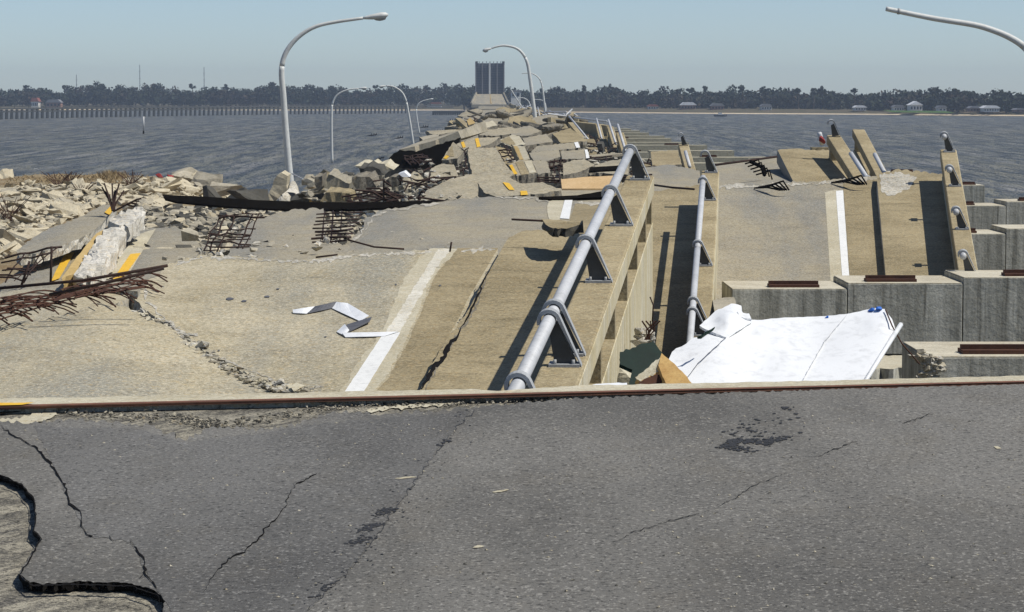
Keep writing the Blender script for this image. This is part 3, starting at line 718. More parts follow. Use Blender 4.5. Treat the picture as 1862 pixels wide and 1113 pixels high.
# ------------------------------------------------------------ approach road and abutment
sR = Surf(0, 738, 18.4, .021, 0.)
sRb = sR
bm = patch_bm([(-1500, 772, 0), (0, 738, 0), (1862, 693, 0), (3300, 658, 0), (9000, 3600, 0), (-9000, 3600, 0)], sR, 1.4, 0, 999, -.045, 0)
obj('road_base', bm, ('scrape', 'broken'), kind='structure')
bm = patch_bm([(-900, 880, 2), (-60, 852, 2), (0, 863, 1.5), (40, 879, 1.5), (62, 905, 1.5), (66, 945, 1.5), (62, 965, 1.5), (74, 978, 1.5), (58, 1005, 1.5), (34, 1043, 1.5), (45, 1056, 1.5), (75, 1062, 1.5), (150, 1057, 1.5), (240, 1061, 1.5), (280, 1073, 1.5), (300, 1088, 1.5), (296, 1113, 1.5), (305, 1180, 2), (300, 1500, 0), (300, 3600, 0), (9000, 3600, 0), (3300, 662, 0), (1862, 698, 1.5), (1500, 708, 2), (1180, 719, 2.5), (1000, 727, 3), (860, 741, 4), (700, 752, 4), (610, 748, 4), (540, 770, 6), (470, 781, 5), (400, 775, 6), (330, 798, 7), (270, 772, 6), (200, 768, 4), (130, 762, 4), (60, 768, 4), (0, 766, 4), (-900, 795, 0)], sR, .032, 2.2, 5, 0., 0)
asph = obj('asphalt_road', bm, ('asphalt', 'crack'), kind='structure')
TM0 = [[(random.uniform(-.2, .2), random.uniform(-.2, .2), 1)]+[(math.cos(a)*random.uniform(.6, 1.3), math.sin(a)*random.uniform(.6, 1.2), 0) for a in (0, 1.6, 3.1, 4.7)] for _ in range(6)]
# cracks and stains on the asphalt
def crack(paths, w, mat='crack', nm='road_crack', jit=.45):
    bm = bmesh.new()
    for p in paths: strip(p, w, sR, .005, bm, jit=jit)
    return obj(nm, bm, mat, asph)
crack([[(0, 775), (30, 795), (50, 805), (70, 818), (88, 838), (104, 862), (120, 890), (128, 915), (146, 930), (150, 955), (160, 973)], [(200, 975), (207, 984)], [(236, 983), (250, 1000), (263, 1018), (262, 1040), (275, 1055), (285, 1070)]], 3.2)
crack([[(172, 975), (158, 972)], [(537, 880), (520, 915), (508, 938), (480, 962), (472, 975), (448, 1000), (412, 1018), (385, 1050), (370, 1075)], [(575, 860), (537, 882)]], 1.8)
crack([[(1110, 990), (1150, 968), (1200, 952), (1290, 928)], [(1300, 922), (1340, 905), (1360, 888), (1430, 860)], [(1480, 832), (1560, 800)], [(1640, 770), (1700, 750)], [(262, 1040), (252, 1052)]], .8)
crack([[(0, 864), (40, 882), (63, 910), (66, 950), (62, 965), (75, 980), (58, 1010), (35, 1045), (60, 1064), (150, 1062), (240, 1066), (285, 1080), (299, 1113)]], 2.5, jit=.25, nm='overlay_edge')
bm = bmesh.new(); rs = random.Random(4)
def blot(path, w, n, wy=.35, surf=sR, size=(1., 3.4), add=.003):
    for _ in range(n):
        i_ = rs.randrange(len(path)-1); t_ = rs.random(); a, b = path[i_], path[i_+1]
        x = a[0]+(b[0]-a[0])*t_+rs.gauss(0, w); y = a[1]+(b[1]-a[1])*t_+rs.gauss(0, w*wy); r = rs.uniform(*size)
        fx = [(x+r*math.cos(q)*rs.uniform(.8, 2), y+r*.45*math.sin(q)*rs.uniform(.6, 1.2)) for q in [k*math.pi/3 for k in range(6)]]
        f = bm.faces.new([bm.verts.new(surf(u, v, add+rs.random()*.0015)) for u, v in fx]); f.normal_update()
        if f.normal.z < 0: f.normal_flip()
blot([(1325, 812), (1340, 800), (1385, 804), (1432, 795)], 7, 230); blot([(1320, 813), (1370, 818)], 8, 60); blot([(1418, 740), (1440, 742)], 5, 14); blot([(1340, 790), (1420, 770)], 30, 60)
blot([(715, 925), (685, 937)], 6, 60); blot([(692, 950), (655, 967)], 6, 70); blot([(678, 975), (640, 988)], 6, 50); blot([(600, 1060), (570, 1085)], 5, 25); blot([(815, 800), (795, 812)], 4, 16); blot([(862, 745), (700, 960), (560, 1110)], 22, 130, size=(.8, 2.2))
obj('oil_stains', bm, 'stain', asph)
# seam: darker older strip of paving running toward the joint
M['asphold'] = mk_asphalt('older asphalt', (.150, .145, .134), (.10, .09, .072))
patch('older_paving', [(500, 1160, 0), (560, 1110), (640, 1030), (690, 965), (745, 890), (800, 812), (838, 770), (856, 748), (700, 760), (560, 772), (470, 788), (330, 804), (250, 780), (60, 775), (100, 850), (126, 915), (160, 975), (240, 985), (270, 1050), (310, 1110), (320, 1160, 0)], sR, ('asphold',), 0, asph, add=.0015, jag=2.5, seg=6)
bm = bmesh.new(); strip([(560, 1110), (640, 1030), (690, 965), (745, 890), (800, 812), (838, 770), (862, 745)], 1.2, sR, .002, bm, jit=.6, taper=False); obj('paving_seam', bm, 'stain', asph)
bm = bmesh.new()
for path, w in (([(718, 870), (758, 867)], 3), ([(895, 895), (925, 890)], 3), ([(860, 995), (880, 993)], 4), ([(1808, 812), (1820, 815)], 5)): strip(path, w, sR, .004, bm, jit=.15)
obj('pale_scrape', bm, 'patch', asph)
bm = bmesh.new(); rg = random.Random(12)
for k in range(420):
    x, y = rg.uniform(0, 1862), 745+365*rg.random()**1.3
    if y < 745-(x*.024) or (x < 300 and y > 850): continue
    f_ = TM0[rg.randrange(6)]; p = sR(x, y, .002); r = rg.uniform(.004, .011)
    vv = [bm.verts.new(p+Vector((v[0]*r, v[1]*r, v[2]*r*.6))) for v in f_]
    for q in ((0, 1, 2), (0, 2, 3), (0, 3, 4), (0, 4, 1)): bm.faces.new([vv[i] for i in q]).material_index = rg.choice((0, 0, 1))
obj('road_grit', bm, ('rock2', 'rock3'), kind='stuff', label='loose grit scattered over the asphalt', cat='grit')
# exposed concrete along the joint
def exposed(poly): return patch_bm(poly, sR, 0, 3.5, 7, -.036, 0)
bm = bmesh.new()
for poly in ([(-100, 776), (0, 762), (40, 758), (80, 748), (110, 752), (60, 770), (0, 778), (-100, 790)], [(660, 744), (750, 735), (830, 728), (838, 733), (740, 742), (670, 749)]):
    patch_bm(poly, sR, 0, 3, 5, -.036, 0, bm)
obj('exposed_patch', bm, 'patch', kind='structure')
rubble('loose_gravel', [(120, 752), (330, 760), (400, 775), (620, 738), (900, 728), (1120, 715)], 9, 1100, sR, (.005, .015), ('rock2', 'rock3', 'side'), 'loose gravel and asphalt crumbs lying along the rusty road joint', -.03)
# joint header + rusty angle
jt = thing('deck_joint', sR(900, 715), 'straight rusty steel joint angle with concrete header across the road end', 'road joint')
patch('concrete_header', [(-1500, 757, 0), (-1500, 770, 0), (0, 737.5, 0), (1862, 692.5, 0), (3300, 657, 0), (3300, 648, 0), (1862, 683, .8), (1550, 691, .8), (1250, 697, .8), (1050, 701, .8), (905, 711, .8), (860, 707, .8), (500, 715, .8), (300, 719, .8), (0, 725, 0)], sR, ('patch', 'broken'), .8, jt, jag=.8, seg=14, add=.012)
bm = patch_bm([(-1500, 769, 0), (-1500, 773, 0), (0, 739.3, 0), (1862, 694.6, 0), (3300, 660, 0), (3300, 657.5, 0), (1862, 692, 0), (0, 736.6, 0)], sR, .02, 0, 999, .014, 0); obj('steel_angle', bm, ('edge', 'rust'), jt)
patch('yellow_mark', [(-60, 735), (0, 732), (62, 732, 0), (40, 736, 0), (0, 737, 0)], sR, ('yellow',), 0, jt, add=.022, jag=.5)
patch('dark_gap', [(-80, 742, 0), (0, 740, 0), (70, 738, 0), (45, 747), (20, 750), (-80, 762)], sR, ('crack',), 0, jt, add=-.028, jag=1.5)
# ------------------------------------------------------------ SPAN 2
f2 = Frame((1255, 615), 42, (1358, -670))
sp2 = thing('collapsed_span', f2.p(48, -1, -2.2), 'second tilted span whose shadowed sidewalk drops behind the first parapet', 'bridge span', 'collapsed bridge spans')
parapet(f2, sp2, 40.2, 57.2, [41, 43.4, 45.8, 48.2, 50.6, 53, 55.4])
bm = bmesh.new(); tube(bm, [f2.p(40.2), f2.p(48.1)], .056, 16); obj('handrail', bm, 'rail', sp2)
bm = bmesh.new(); tube(bm, [f2.p(48.25), f2.p(54.6)], .056, 16); obj('handrail', bm, 'rail', sp2)
for d in (43.6, 44.3, 48.5, 54.2): bracket(f2, d, sp2)
bracket(f2, 57.0, sp2)
s2w = f2.surf(-1.1)
patch('sidewalk', [(1110, 352, 2), (1192, 347, 2), (1230, 343, 2), (1268, 336, 0), (1285, 340, 0), (1275, 700, 0), (1100, 700, 0)], s2w, ('walk', 'broken'), .25, sp2, seg=6)
# span 2 road deck: the grey broken slab behind the crest
sD = Surf(800, 470, 39, 0.03, .02, ((760, 400, 120, .05), (950, 400, 80, .03)))
dd = thing('road_slab', sD(800, 440), 'wide grey slab behind the front crest with a short white line', 'concrete slab', 'broken deck slabs')
patch('deck', [(632, 446, 4), (655, 418, 4), (668, 394, 3), (700, 381, 2), (800, 367, 1.5), (870, 359, 1.5), (975, 357, 2.5), (998, 364, 3), (1060, 366, 2), (1118, 372, 0), (1130, 500, 0), (640, 490, 0)], sD, ('deckg', 'broken'), .28, dd, grid=30, seg=6)
patch('lane_line', [(1028, 359, 0), (1042, 359, 0), (1035, 398, 0), (1018, 397, 0)], sD, ('white',), 0, dd, add=.012, jag=.3)
patch('pale_patch', [(998, 366), (1026, 362), (1018, 400), (1000, 402), (995, 385)], sD, ('patch',), 0, dd, add=.007, jag=2)
patch('tan_shoulder', [(1046, 370, .3), (1118, 374, 0), (1118, 440, 0), (1032, 440, 0), (1037, 398, .3)], sD, ('walk',), 0, dd, add=.007, jag=2)
rim([[(640, 440), (662, 416), (676, 397), (704, 384), (760, 375), (800, 370)], [(900, 360), (970, 360), (998, 367)], [(1045, 368), (1115, 374)]], sD, dd, 5, .009)
# dished chunk on the sidewalk end with its bar
sC = Surf(1020, 412, 34.5, 0, .05)
ch = thing('concrete_chunk', sC(1020, 412), 'dark undersided concrete flake with a bar sticking left on the near sidewalk end', 'concrete chunk', 'loose concrete chunks')
bm = patch_bm([(985, 398), (1010, 400), (1040, 402), (1060, 401), (1058, 408), (1030, 416), (1005, 415), (992, 408)], sC, .10, .8, 5, .06); obj('flake', bm, ('walk', 'rock3'), ch)
bm = bmesh.new(); tube(bm, [sC(930, 399, .06), sC(992, 402, .04)], .014, 5); obj('rebar', bm, 'rebar', ch)
# ------------------------------------------------------------ SPAN 3 (right)
f3 = Frame((1752, 470), 50.5, (1566, -700))
sp3 = thing('collapsed_span', f3.p(56, -3, -2.2), 'tilted span at the right with bare brackets and an edge line', 'bridge span', 'collapsed bridge spans')
parapet(f3, sp3, 49.8, 62.9, [50.4, 53, 55.6, 58.2, 60.8, 62.7])
for d in (50.8, 54.6, 58.8, 62.6):
    bracket(f3, d, sp3)
    bm = bmesh.new(); tube(bm, [f3.p(d-.16), f3.p(d+.16)], .06, 14); obj('rail_stub', bm, 'rail', sp3)
s3w = f3.surf(-1.1); s3r = f3.surf(-1.32, ((1400, 420, 60, -.02, 200),))
patch('sidewalk', [(1595, 330, 1), (1598, 313, 3), (1650, 308, 3), (1690, 316, 3), (1722, 318, 0), (1770, 540, 0), (1614, 540, 0)], s3w, ('walk', 'broken'), .36, sp3, seg=5, jag=1)
patch('road_deck', [(1285, 335, 2), (1380, 333, 3), (1480, 330, 2), (1595, 320, 0), (1622, 540, 0), (1285, 560, 0)], s3r, ('deckg', 'broken'), .28, sp3, grid=30, seg=6)
patch('lane_line_bed', [(1500, 350), (1522, 345, 0), (1548, 540, 0), (1512, 540, 0)], s3r, ('patch',), 0, sp3, add=.004, jag=1.)
patch('lane_line', [(1520, 347), (1533, 346, .2), (1547, 540, 0), (1534, 540, 0)], s3r, ('white',), 0, sp3, add=.009, jag=.3)
patch('tan_shoulder', [(1533, 333), (1596, 326, 0), (1618, 540, 0), (1547.5, 540, 0)], s3r, ('walk',), 0, sp3, add=.0045, jag=.3)
patch('spalled_patch', [(1600, 316), (1640, 314), (1668, 322), (1650, 345), (1622, 355), (1604, 350)], s3w, ('broken',), 0, sp3, add=.005, jag=3, seg=4)
for (x, y) in ((1372, 342), (1512, 332)):
    p = s3r(x, y, .03); bm = bmesh.new()
    for k in range(5): tube(bm, [p+Vector((k*.08, -.1*k, .02*k)), p+Vector((k*.08+.25, -.1*k-.5, .03+.04*k)), p+Vector((k*.05+.5, -.9, -.02))], .022, 5)
    obj('rebar_bundle', bm, 'black', sp3)
rim([[(1300, 340), (1380, 337), (1480, 334), (1590, 325)]], s3r, sp3, 7, .008)
# ------------------------------------------------------------ pile caps (bents)
def cap(Y, xl, xr, zt, mat='cap', steps=(), label=None, bearing=True, tk=2.1, hh=1.2, group='exposed pile caps', detail=True):
    t = thing('pile_cap', ((xl+xr)/2, Y, zt-hh), label, 'pile cap', group)
    segs = [xl]+[s[0] for s in steps]+[xr]; zz = [0]+[s[1] for s in steps]
    bm = bmesh.new()
    for i in range(len(segs)-1):
        z1 = zt+zz[i]; g = .004*i
        wbox(bm, segs[i]+(.02 if i else 0), segs[i+1], Y+g*2, Y+tk, zt-hh, z1)
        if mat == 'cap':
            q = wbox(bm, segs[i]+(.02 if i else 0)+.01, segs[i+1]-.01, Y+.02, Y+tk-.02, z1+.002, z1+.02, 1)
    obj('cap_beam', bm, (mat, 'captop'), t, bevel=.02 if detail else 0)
    if bearing:
        for i in range(len(segs)-1):
            x0, x1 = segs[i], segs[i+1]
            k = 1 if detail else 1
            xm = x0+(x1-x0)*random.uniform(.35, .6); z = zt+zz[i]+.02
            bm = bmesh.new(); L = min(.45, (x1-x0)*.4)
            wbox(bm, xm-L, xm+L, Y+.25, Y+.65, z, z+.05); wbox(bm, xm-L, xm+L, Y+.42, Y+.48, z+.05, z+.11)
            obj('bearing_plate', bm, 'rust' if detail else 'rust', t)
    for xx in ((xl+1, xr-1) if xr-xl > 3 else ((xl+xr)/2,)):
        bm = bmesh.new(); wbox(bm, xx-.35, xx+.35, Y+.4, Y+1.2, -1, zt-hh-.001); obj('pile', bm, 'capfar', t)
    return t
X = lambda px, d: at(px, 300, d).x
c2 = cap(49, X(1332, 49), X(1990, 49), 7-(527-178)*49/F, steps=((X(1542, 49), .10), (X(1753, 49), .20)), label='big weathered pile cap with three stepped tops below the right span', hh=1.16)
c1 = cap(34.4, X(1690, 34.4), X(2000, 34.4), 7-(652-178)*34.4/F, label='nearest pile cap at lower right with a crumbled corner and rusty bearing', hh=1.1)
rubble('crumbled_concrete', [(1680, 650), (1700, 665), (1690, 680)], 9, 120, lambda x, y, a=0: at(x, y, 34.25), (.03, .09), ('broken', 'rock2'), 'crumbled corner rubble at the left end of the nearest pile cap')
# slab between the caps and fallen slab
sE = Surf(1600, 660, 40, 0, .0)
patch('low_slab', [(1540, 648), (1600, 646), (1690, 646, 0), (1690, 668), (1560, 672)], sE, ('patch', 'cap'), .6, label='pale low slab lying between the two nearest pile caps', cat='concrete slab', group='broken deck slabs')
patch('low_slab', [(1296, 545), (1335, 540), (1338, 560), (1300, 572)], Surf(1310, 560, 45, 0, .05), ('rock2', 'cap'), .5, label='small grey slab beside the foot of the second handrail', cat='concrete slab', group='broken deck slabs')
caplab = ['second', 'third', 'fourth', 'fifth', 'sixth', 'seventh', 'eighth', 'ninth', 'tenth']
for n in range(1, 30):
    Y = 49+16.2*n
    zt = 7-3.22+random.uniform(-.05, .06)
    xr = 15.3-.004*Y+random.uniform(-.3, .3)
    near = n <= 4
    xl = {1: X(1700, Y), 2: X(1650, Y), 3: X(1620, Y), 4: X(1550, Y)}.get(n, 3.5 if n < 9 else 1.)
    if near: xr = 16.8+n*.3
    lb = (f'weathered pile cap stepping back at the right edge, {caplab[n]} from the road end' if near else
          f'bare pale pile cap in the receding ladder of caps, number {n+2} from the road end')
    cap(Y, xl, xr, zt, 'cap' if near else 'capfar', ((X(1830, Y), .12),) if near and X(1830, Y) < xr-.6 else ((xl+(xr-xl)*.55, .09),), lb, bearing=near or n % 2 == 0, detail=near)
# ------------------------------------------------------------ generic span pieces with sidewalk and rail
def span_piece(A, dA, V, d0, d1, label, left=3., tube_=True, brk=(), walk='walk', roll=0., wd=1.5, wall=-1.9):
    fr = Frame(A, dA, V, roll)
    t = thing('collapsed_span', fr.p((d0+d1)/2, -1, -2), label, 'bridge span', 'collapsed bridge spans')
    parapet(fr, t, d0, d1, [d0+.2, (d0+d1)/2, d1-.2], wall)
    bm = bmesh.new(); fr.box(bm, d0, d1, -wd, -.075, -1.3, -1.1); obj('sidewalk', bm, walk, t)
    if left > 0: bm = bmesh.new(); fr.box(bm, d0+.1, d1-.1, -wd-left, -wd+.05, -1.55, -1.32); obj('road_deck', bm, 'deckg', t)
    if tube_: bm = bmesh.new(); tube(bm, [fr.p(d0+(.0 if tube_ is True else tube_[0])), fr.p(d1 if tube_ is True else d0+tube_[1])], .062, 10); obj('handrail', bm, 'rail', t)
    for b in brk: bracket(fr, b, t, True)
    return fr, t
span_piece((1577, 325), 66.3, (779, -900), 65.5, 72.6, 'steep tilted walkway piece with a broken rail behind the right span', 0, (.2, 3.4), (66.2, 72.4), wd=.35)
span_piece((1607, 312), 75, (969, -900), 74, 81.8, 'rearmost steep parapet piece standing in front of the open water at the right', 0, (.2, 3.), (), wd=1.5)
sF = Surf(1500, 325, 70, -.06, .17)
q_ = thing('road_slab', sF(1500, 320), 'brown raised slab with a dark curb face behind the right span', 'concrete slab', 'broken deck slabs')
patch('deck', [(1414, 273, 1), (1454, 270, 2), (1528, 276, 0), (1560, 330, 0), (1450, 345, 0)], sF, ('walk', 'web'), .34, q_, jag=1, seg=5)
sG = Surf(1360, 335, 69, 0, .05)
patch('road_slab', [(1302, 302, 2), (1367, 289, 1), (1412, 285, 1), (1452, 345, 0), (1302, 352, 0)], sG, ('deckg', 'broken'), .25, label='grey beige slab left of the brown raised slab', cat='concrete slab', group='broken deck slabs', jag=1, seg=5)
bm = bmesh.new()
for k in range(5): a = at(1355+k*5, 298+k*5, 66-k*.2); tube(bm, [a, a+Vector((.3, -.2, .1)), a+Vector((.35, -.3, -.1))], .02, 5)
tube(bm, [at(1365, 294, 66), at(1386, 304, 65.5), at(1390, 318, 65)], .05, 6)
obj('rebar_bundle', bm, 'black', label='dark bent bar bundle on the grey beige slab', cat='rebar')
def bar(pts, r, label, mat='rebar', nm='rebar_bar', group='long loose bars', cat='bar'):
    bm = bmesh.new(); tube(bm, [at(*p) for p in pts], r, 6); return obj(nm, bm, mat, label=label, cat=cat, group=group)
bar([(1300, 300, 68), (1360, 292, 69), (1412, 285, 70)], .03, 'dark cable trailing left from the brown raised slab')
bar([(1186, 336, 52), (1222, 341, 51), (1262, 344, 50)], .02, 'thin bar lying across the far end of the second sidewalk')
bm = bmesh.new(); p = at(1492, 262, 82); wbox(bm, p.x-.25, p.x+.25, 82, 82.5, p.z-.6, p.z-.1)
t_ = obj('railing_stub', bm, 'parapet', label='short broken post with a red cloth left of the steep walkway', cat='post')
bm = bmesh.new(); hull(bm, at(1497, 254, 81.8), .14, random.Random(2), 1.); obj('red_cloth', bm, 'red', label='red cloth caught on a broken post at the upper right', cat='cloth')
bm = bmesh.new(); tube(bm, [at(1490, 242, 82), at(1495, 262, 82.2)], .07, 10); obj('rail_fragment', bm, 'rail', label='short grey pipe fragment standing on the broken post', cat='pipe')
# mid-distance pieces with rails
span_piece((1254, 303), 95, (917, -900), 95, 100, 'small walkway piece with upright parapet between the two main handrails', .1, (0, 2.2), (99.8,), wd=1.3)
span_piece((1139, 280), 125, (785, -900), 125, 131, 'fourth and nearest of the four leaning rails in the middle distance', .6, True, (), wd=1.4)
span_piece((1120, 262), 150, (748, -900), 150, 156, 'third leaning rail of the four in the middle distance', .6, True, (), wd=1.4)
span_piece((1094, 252), 180, (795, -900), 180, 186, 'second leaning rail of the four in the middle distance', .6, True, (), wd=1.4)
span_piece((1073, 258), 165, (123, -900), 165, 172, 'farthest left and most slanted of the four leaning rails', 1.5, True, (), wd=1.5)
# ------------------------------------------------------------ broken slabs, traced one by one
dn = lambda py, h=2.3: h*F/(py-HZ)
GR = 'broken deck slabs'
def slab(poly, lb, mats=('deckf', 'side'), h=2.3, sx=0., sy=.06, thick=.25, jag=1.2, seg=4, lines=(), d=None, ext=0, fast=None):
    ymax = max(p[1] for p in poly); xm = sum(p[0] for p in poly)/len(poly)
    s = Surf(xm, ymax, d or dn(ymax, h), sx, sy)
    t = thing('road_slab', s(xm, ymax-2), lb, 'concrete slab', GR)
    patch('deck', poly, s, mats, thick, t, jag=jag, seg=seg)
    for (lp_, m) in lines:
        patch({'yellow': 'yellow_line', 'white': 'white_line', 'tan': 'tan_curb', 'patch': 'pale_edge', 'walk': 'tan_strip'}[m], lp_, s, (m,), 0, t, jag=.3, seg=4, add=.012+(.008 if m in ('yellow', 'white') else 0))
    return s, t
# left of the rebar gap
slab([(410, 468), (432, 432), (452, 410), (475, 396), (530, 381), (588, 379), (593, 402), (580, 438), (655, 450), (650, 490, 0), (410, 495, 0)], 'sandy grey slab between the two rebar gaps behind the front crest', ('deckg', 'broken'), h=2.0, sy=.02, jag=2.5, seg=6, d=37)
sFl, tF = slab([(283, 414), (320, 413), (350, 432), (372, 455), (345, 472), (345, 500, 0), (250, 530, 0), (160, 520, 0), (232, 425)], 'slab with a bright yellow line beside the white broken median', ('deckg', 'broken'), h=2., sy=.03, jag=2, seg=6, d=35.5,
     lines=(([(237, 462), (256, 460), (224, 506), (205, 508)], 'yellow'), ([(255, 425), (283, 416), (230, 505), (175, 508)], 'patch')))
sG_, tG = slab([(30, 455), (60, 432), (89, 415), (140, 397), (189, 372), (212, 375), (199, 393), (162, 426), (125, 442), (89, 455), (35, 466)], 'long upper slab at far left lapping over the one below', ('deckg', 'broken'), d=39.3, sx=.03, sy=.04, jag=1.8, seg=6, thick=.14,
     lines=(([(190, 386), (202, 374), (211, 375), (199, 391)], 'yellow'),))
sH_, tH = slab([(20, 505), (54, 474), (100, 458), (151, 438), (186, 416), (200, 412, 0), (165, 470, 0), (130, 520, 0), (0, 545, 0), (-20, 530, 0)], 'lower slab at far left crossed by a yellow line', ('deckg', 'broken'), d=36, sx=.02, sy=.03, jag=2, seg=6,
     lines=(([(118, 460), (136, 458), (108, 506), (92, 512)], 'yellow'), ([(150, 440), (186, 418), (140, 492), (112, 508)], 'walk')))
slab([(-60, 548), (30, 528), (120, 520), (240, 508), (262, 515), (230, 545), (150, 575), (60, 595), (-60, 600)], 'pale slab lying under the rusty rebar fan', ('deck', 'broken'), d=31.3, sy=.02, jag=2, seg=7)
# white broken median
med = thing('broken_median', at(190, 490, 37), 'lump of broken median with a rough white face at the left', 'median block')
M['whiteconc'] = concrete('bleached broken concrete', (.66, .63, .56), (.50, .47, .39), dark=(.22, .2, .16), speck=.5, sp_scale=9)
def rough_patch(poly, surf, thick, amp, grid):
    bm = patch_bm(poly, surf, thick, 3, 6, 0, grid)
    for v in bm.verts: v.co += Vector(noise.noise_vector(v.co*4))*amp*Vector((.6, .6, 1.3)).length*.5+Vector(noise.noise_vector(v.co*15))*amp*.3
    for f in bm.faces: f.smooth = False
    return bm
sI = Surf(150, 505, 35.6, .05, .08, ((185, 455, 22, .04), (150, 490, 18, .03)))
bm = rough_patch([(136, 497), (148, 478), (162, 456), (176, 436), (190, 419), (205, 412), (226, 410), (229, 422), (216, 440), (203, 462), (189, 481), (180, 494), (167, 504), (150, 503)], sI, .22, .06, 6); obj('broken_face', bm, 'whiteconc', med)
bm = rough_patch([(197, 398), (215, 388), (240, 380), (260, 376), (263, 390), (250, 402), (232, 414), (208, 408)], Surf(230, 412, 42, .1, .1), .22, .06, 6); obj('broken_end', bm, 'whiteconc', med)
bm = patch_bm([(112, 506), (130, 480), (152, 452), (176, 424), (190, 417), (163, 456), (136, 498)], Surf(140, 505, 35.9, -.2, .07), .2, .6, 8)
obj('smooth_side', bm, 'tan', med)
# middle field, near to far
L_ = [
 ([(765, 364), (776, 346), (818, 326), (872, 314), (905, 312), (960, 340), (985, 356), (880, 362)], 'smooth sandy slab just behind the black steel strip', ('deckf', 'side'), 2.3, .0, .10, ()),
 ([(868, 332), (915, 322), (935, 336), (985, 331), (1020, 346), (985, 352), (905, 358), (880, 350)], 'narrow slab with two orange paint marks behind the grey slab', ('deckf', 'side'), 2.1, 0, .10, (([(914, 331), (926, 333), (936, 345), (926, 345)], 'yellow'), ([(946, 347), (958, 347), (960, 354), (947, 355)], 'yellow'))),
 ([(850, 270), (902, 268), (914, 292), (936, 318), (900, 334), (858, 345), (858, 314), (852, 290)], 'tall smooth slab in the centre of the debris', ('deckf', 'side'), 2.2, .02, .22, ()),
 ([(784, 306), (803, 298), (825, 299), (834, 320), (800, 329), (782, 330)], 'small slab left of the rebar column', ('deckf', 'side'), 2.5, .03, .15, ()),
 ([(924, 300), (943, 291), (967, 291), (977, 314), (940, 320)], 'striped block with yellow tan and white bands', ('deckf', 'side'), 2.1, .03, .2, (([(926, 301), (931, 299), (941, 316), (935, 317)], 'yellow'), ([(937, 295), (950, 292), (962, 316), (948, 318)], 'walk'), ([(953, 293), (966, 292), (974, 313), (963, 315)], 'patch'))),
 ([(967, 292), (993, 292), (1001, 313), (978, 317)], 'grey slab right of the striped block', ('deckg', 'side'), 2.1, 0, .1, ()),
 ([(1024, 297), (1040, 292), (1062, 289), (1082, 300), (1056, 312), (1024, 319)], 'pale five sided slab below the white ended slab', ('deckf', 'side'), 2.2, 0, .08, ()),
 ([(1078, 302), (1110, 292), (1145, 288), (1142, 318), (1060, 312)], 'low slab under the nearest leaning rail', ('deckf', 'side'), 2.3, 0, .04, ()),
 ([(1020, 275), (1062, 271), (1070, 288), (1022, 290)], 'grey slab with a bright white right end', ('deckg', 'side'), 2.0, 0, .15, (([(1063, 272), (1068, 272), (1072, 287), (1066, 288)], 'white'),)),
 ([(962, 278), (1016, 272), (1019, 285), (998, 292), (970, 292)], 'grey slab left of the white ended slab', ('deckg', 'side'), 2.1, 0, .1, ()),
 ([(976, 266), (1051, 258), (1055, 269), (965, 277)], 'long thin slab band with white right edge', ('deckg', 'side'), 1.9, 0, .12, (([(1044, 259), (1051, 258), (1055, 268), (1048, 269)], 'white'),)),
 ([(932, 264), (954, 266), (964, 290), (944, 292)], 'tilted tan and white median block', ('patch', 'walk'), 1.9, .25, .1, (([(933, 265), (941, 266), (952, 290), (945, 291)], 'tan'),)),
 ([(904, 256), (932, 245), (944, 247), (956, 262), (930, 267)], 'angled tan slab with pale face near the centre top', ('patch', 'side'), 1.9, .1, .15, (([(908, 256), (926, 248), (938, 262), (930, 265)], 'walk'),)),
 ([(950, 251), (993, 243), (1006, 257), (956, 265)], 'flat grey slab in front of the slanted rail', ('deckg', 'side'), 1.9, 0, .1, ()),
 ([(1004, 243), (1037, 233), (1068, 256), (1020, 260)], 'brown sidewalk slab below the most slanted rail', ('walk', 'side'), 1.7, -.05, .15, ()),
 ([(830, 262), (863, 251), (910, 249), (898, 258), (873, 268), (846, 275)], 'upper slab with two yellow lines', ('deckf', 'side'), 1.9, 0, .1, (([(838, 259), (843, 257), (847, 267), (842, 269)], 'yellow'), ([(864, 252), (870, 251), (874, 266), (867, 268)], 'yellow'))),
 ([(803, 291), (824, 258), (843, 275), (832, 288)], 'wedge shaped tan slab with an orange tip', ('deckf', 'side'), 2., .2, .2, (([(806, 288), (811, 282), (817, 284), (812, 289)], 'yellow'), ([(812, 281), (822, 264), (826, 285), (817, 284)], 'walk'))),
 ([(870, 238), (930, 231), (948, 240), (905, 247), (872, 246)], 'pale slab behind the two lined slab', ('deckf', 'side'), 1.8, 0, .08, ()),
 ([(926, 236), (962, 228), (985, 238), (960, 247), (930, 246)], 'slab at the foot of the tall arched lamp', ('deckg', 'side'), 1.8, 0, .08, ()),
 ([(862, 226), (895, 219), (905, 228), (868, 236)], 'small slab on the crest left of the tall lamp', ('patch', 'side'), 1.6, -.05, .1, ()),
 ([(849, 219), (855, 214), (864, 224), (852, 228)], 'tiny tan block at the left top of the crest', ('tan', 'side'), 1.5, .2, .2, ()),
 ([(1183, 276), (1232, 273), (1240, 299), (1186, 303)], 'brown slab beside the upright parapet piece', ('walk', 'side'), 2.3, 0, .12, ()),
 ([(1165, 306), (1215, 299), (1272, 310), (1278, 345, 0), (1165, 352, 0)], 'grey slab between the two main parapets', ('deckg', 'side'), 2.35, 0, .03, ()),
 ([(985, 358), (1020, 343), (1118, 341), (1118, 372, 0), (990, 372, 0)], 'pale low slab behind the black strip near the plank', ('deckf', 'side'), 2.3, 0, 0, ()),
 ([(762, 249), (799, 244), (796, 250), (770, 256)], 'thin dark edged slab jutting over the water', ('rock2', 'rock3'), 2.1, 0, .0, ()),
]
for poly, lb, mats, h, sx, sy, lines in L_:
    slab(poly, lb, mats, h, sx, sy, lines=lines, seg=4, jag=.9)
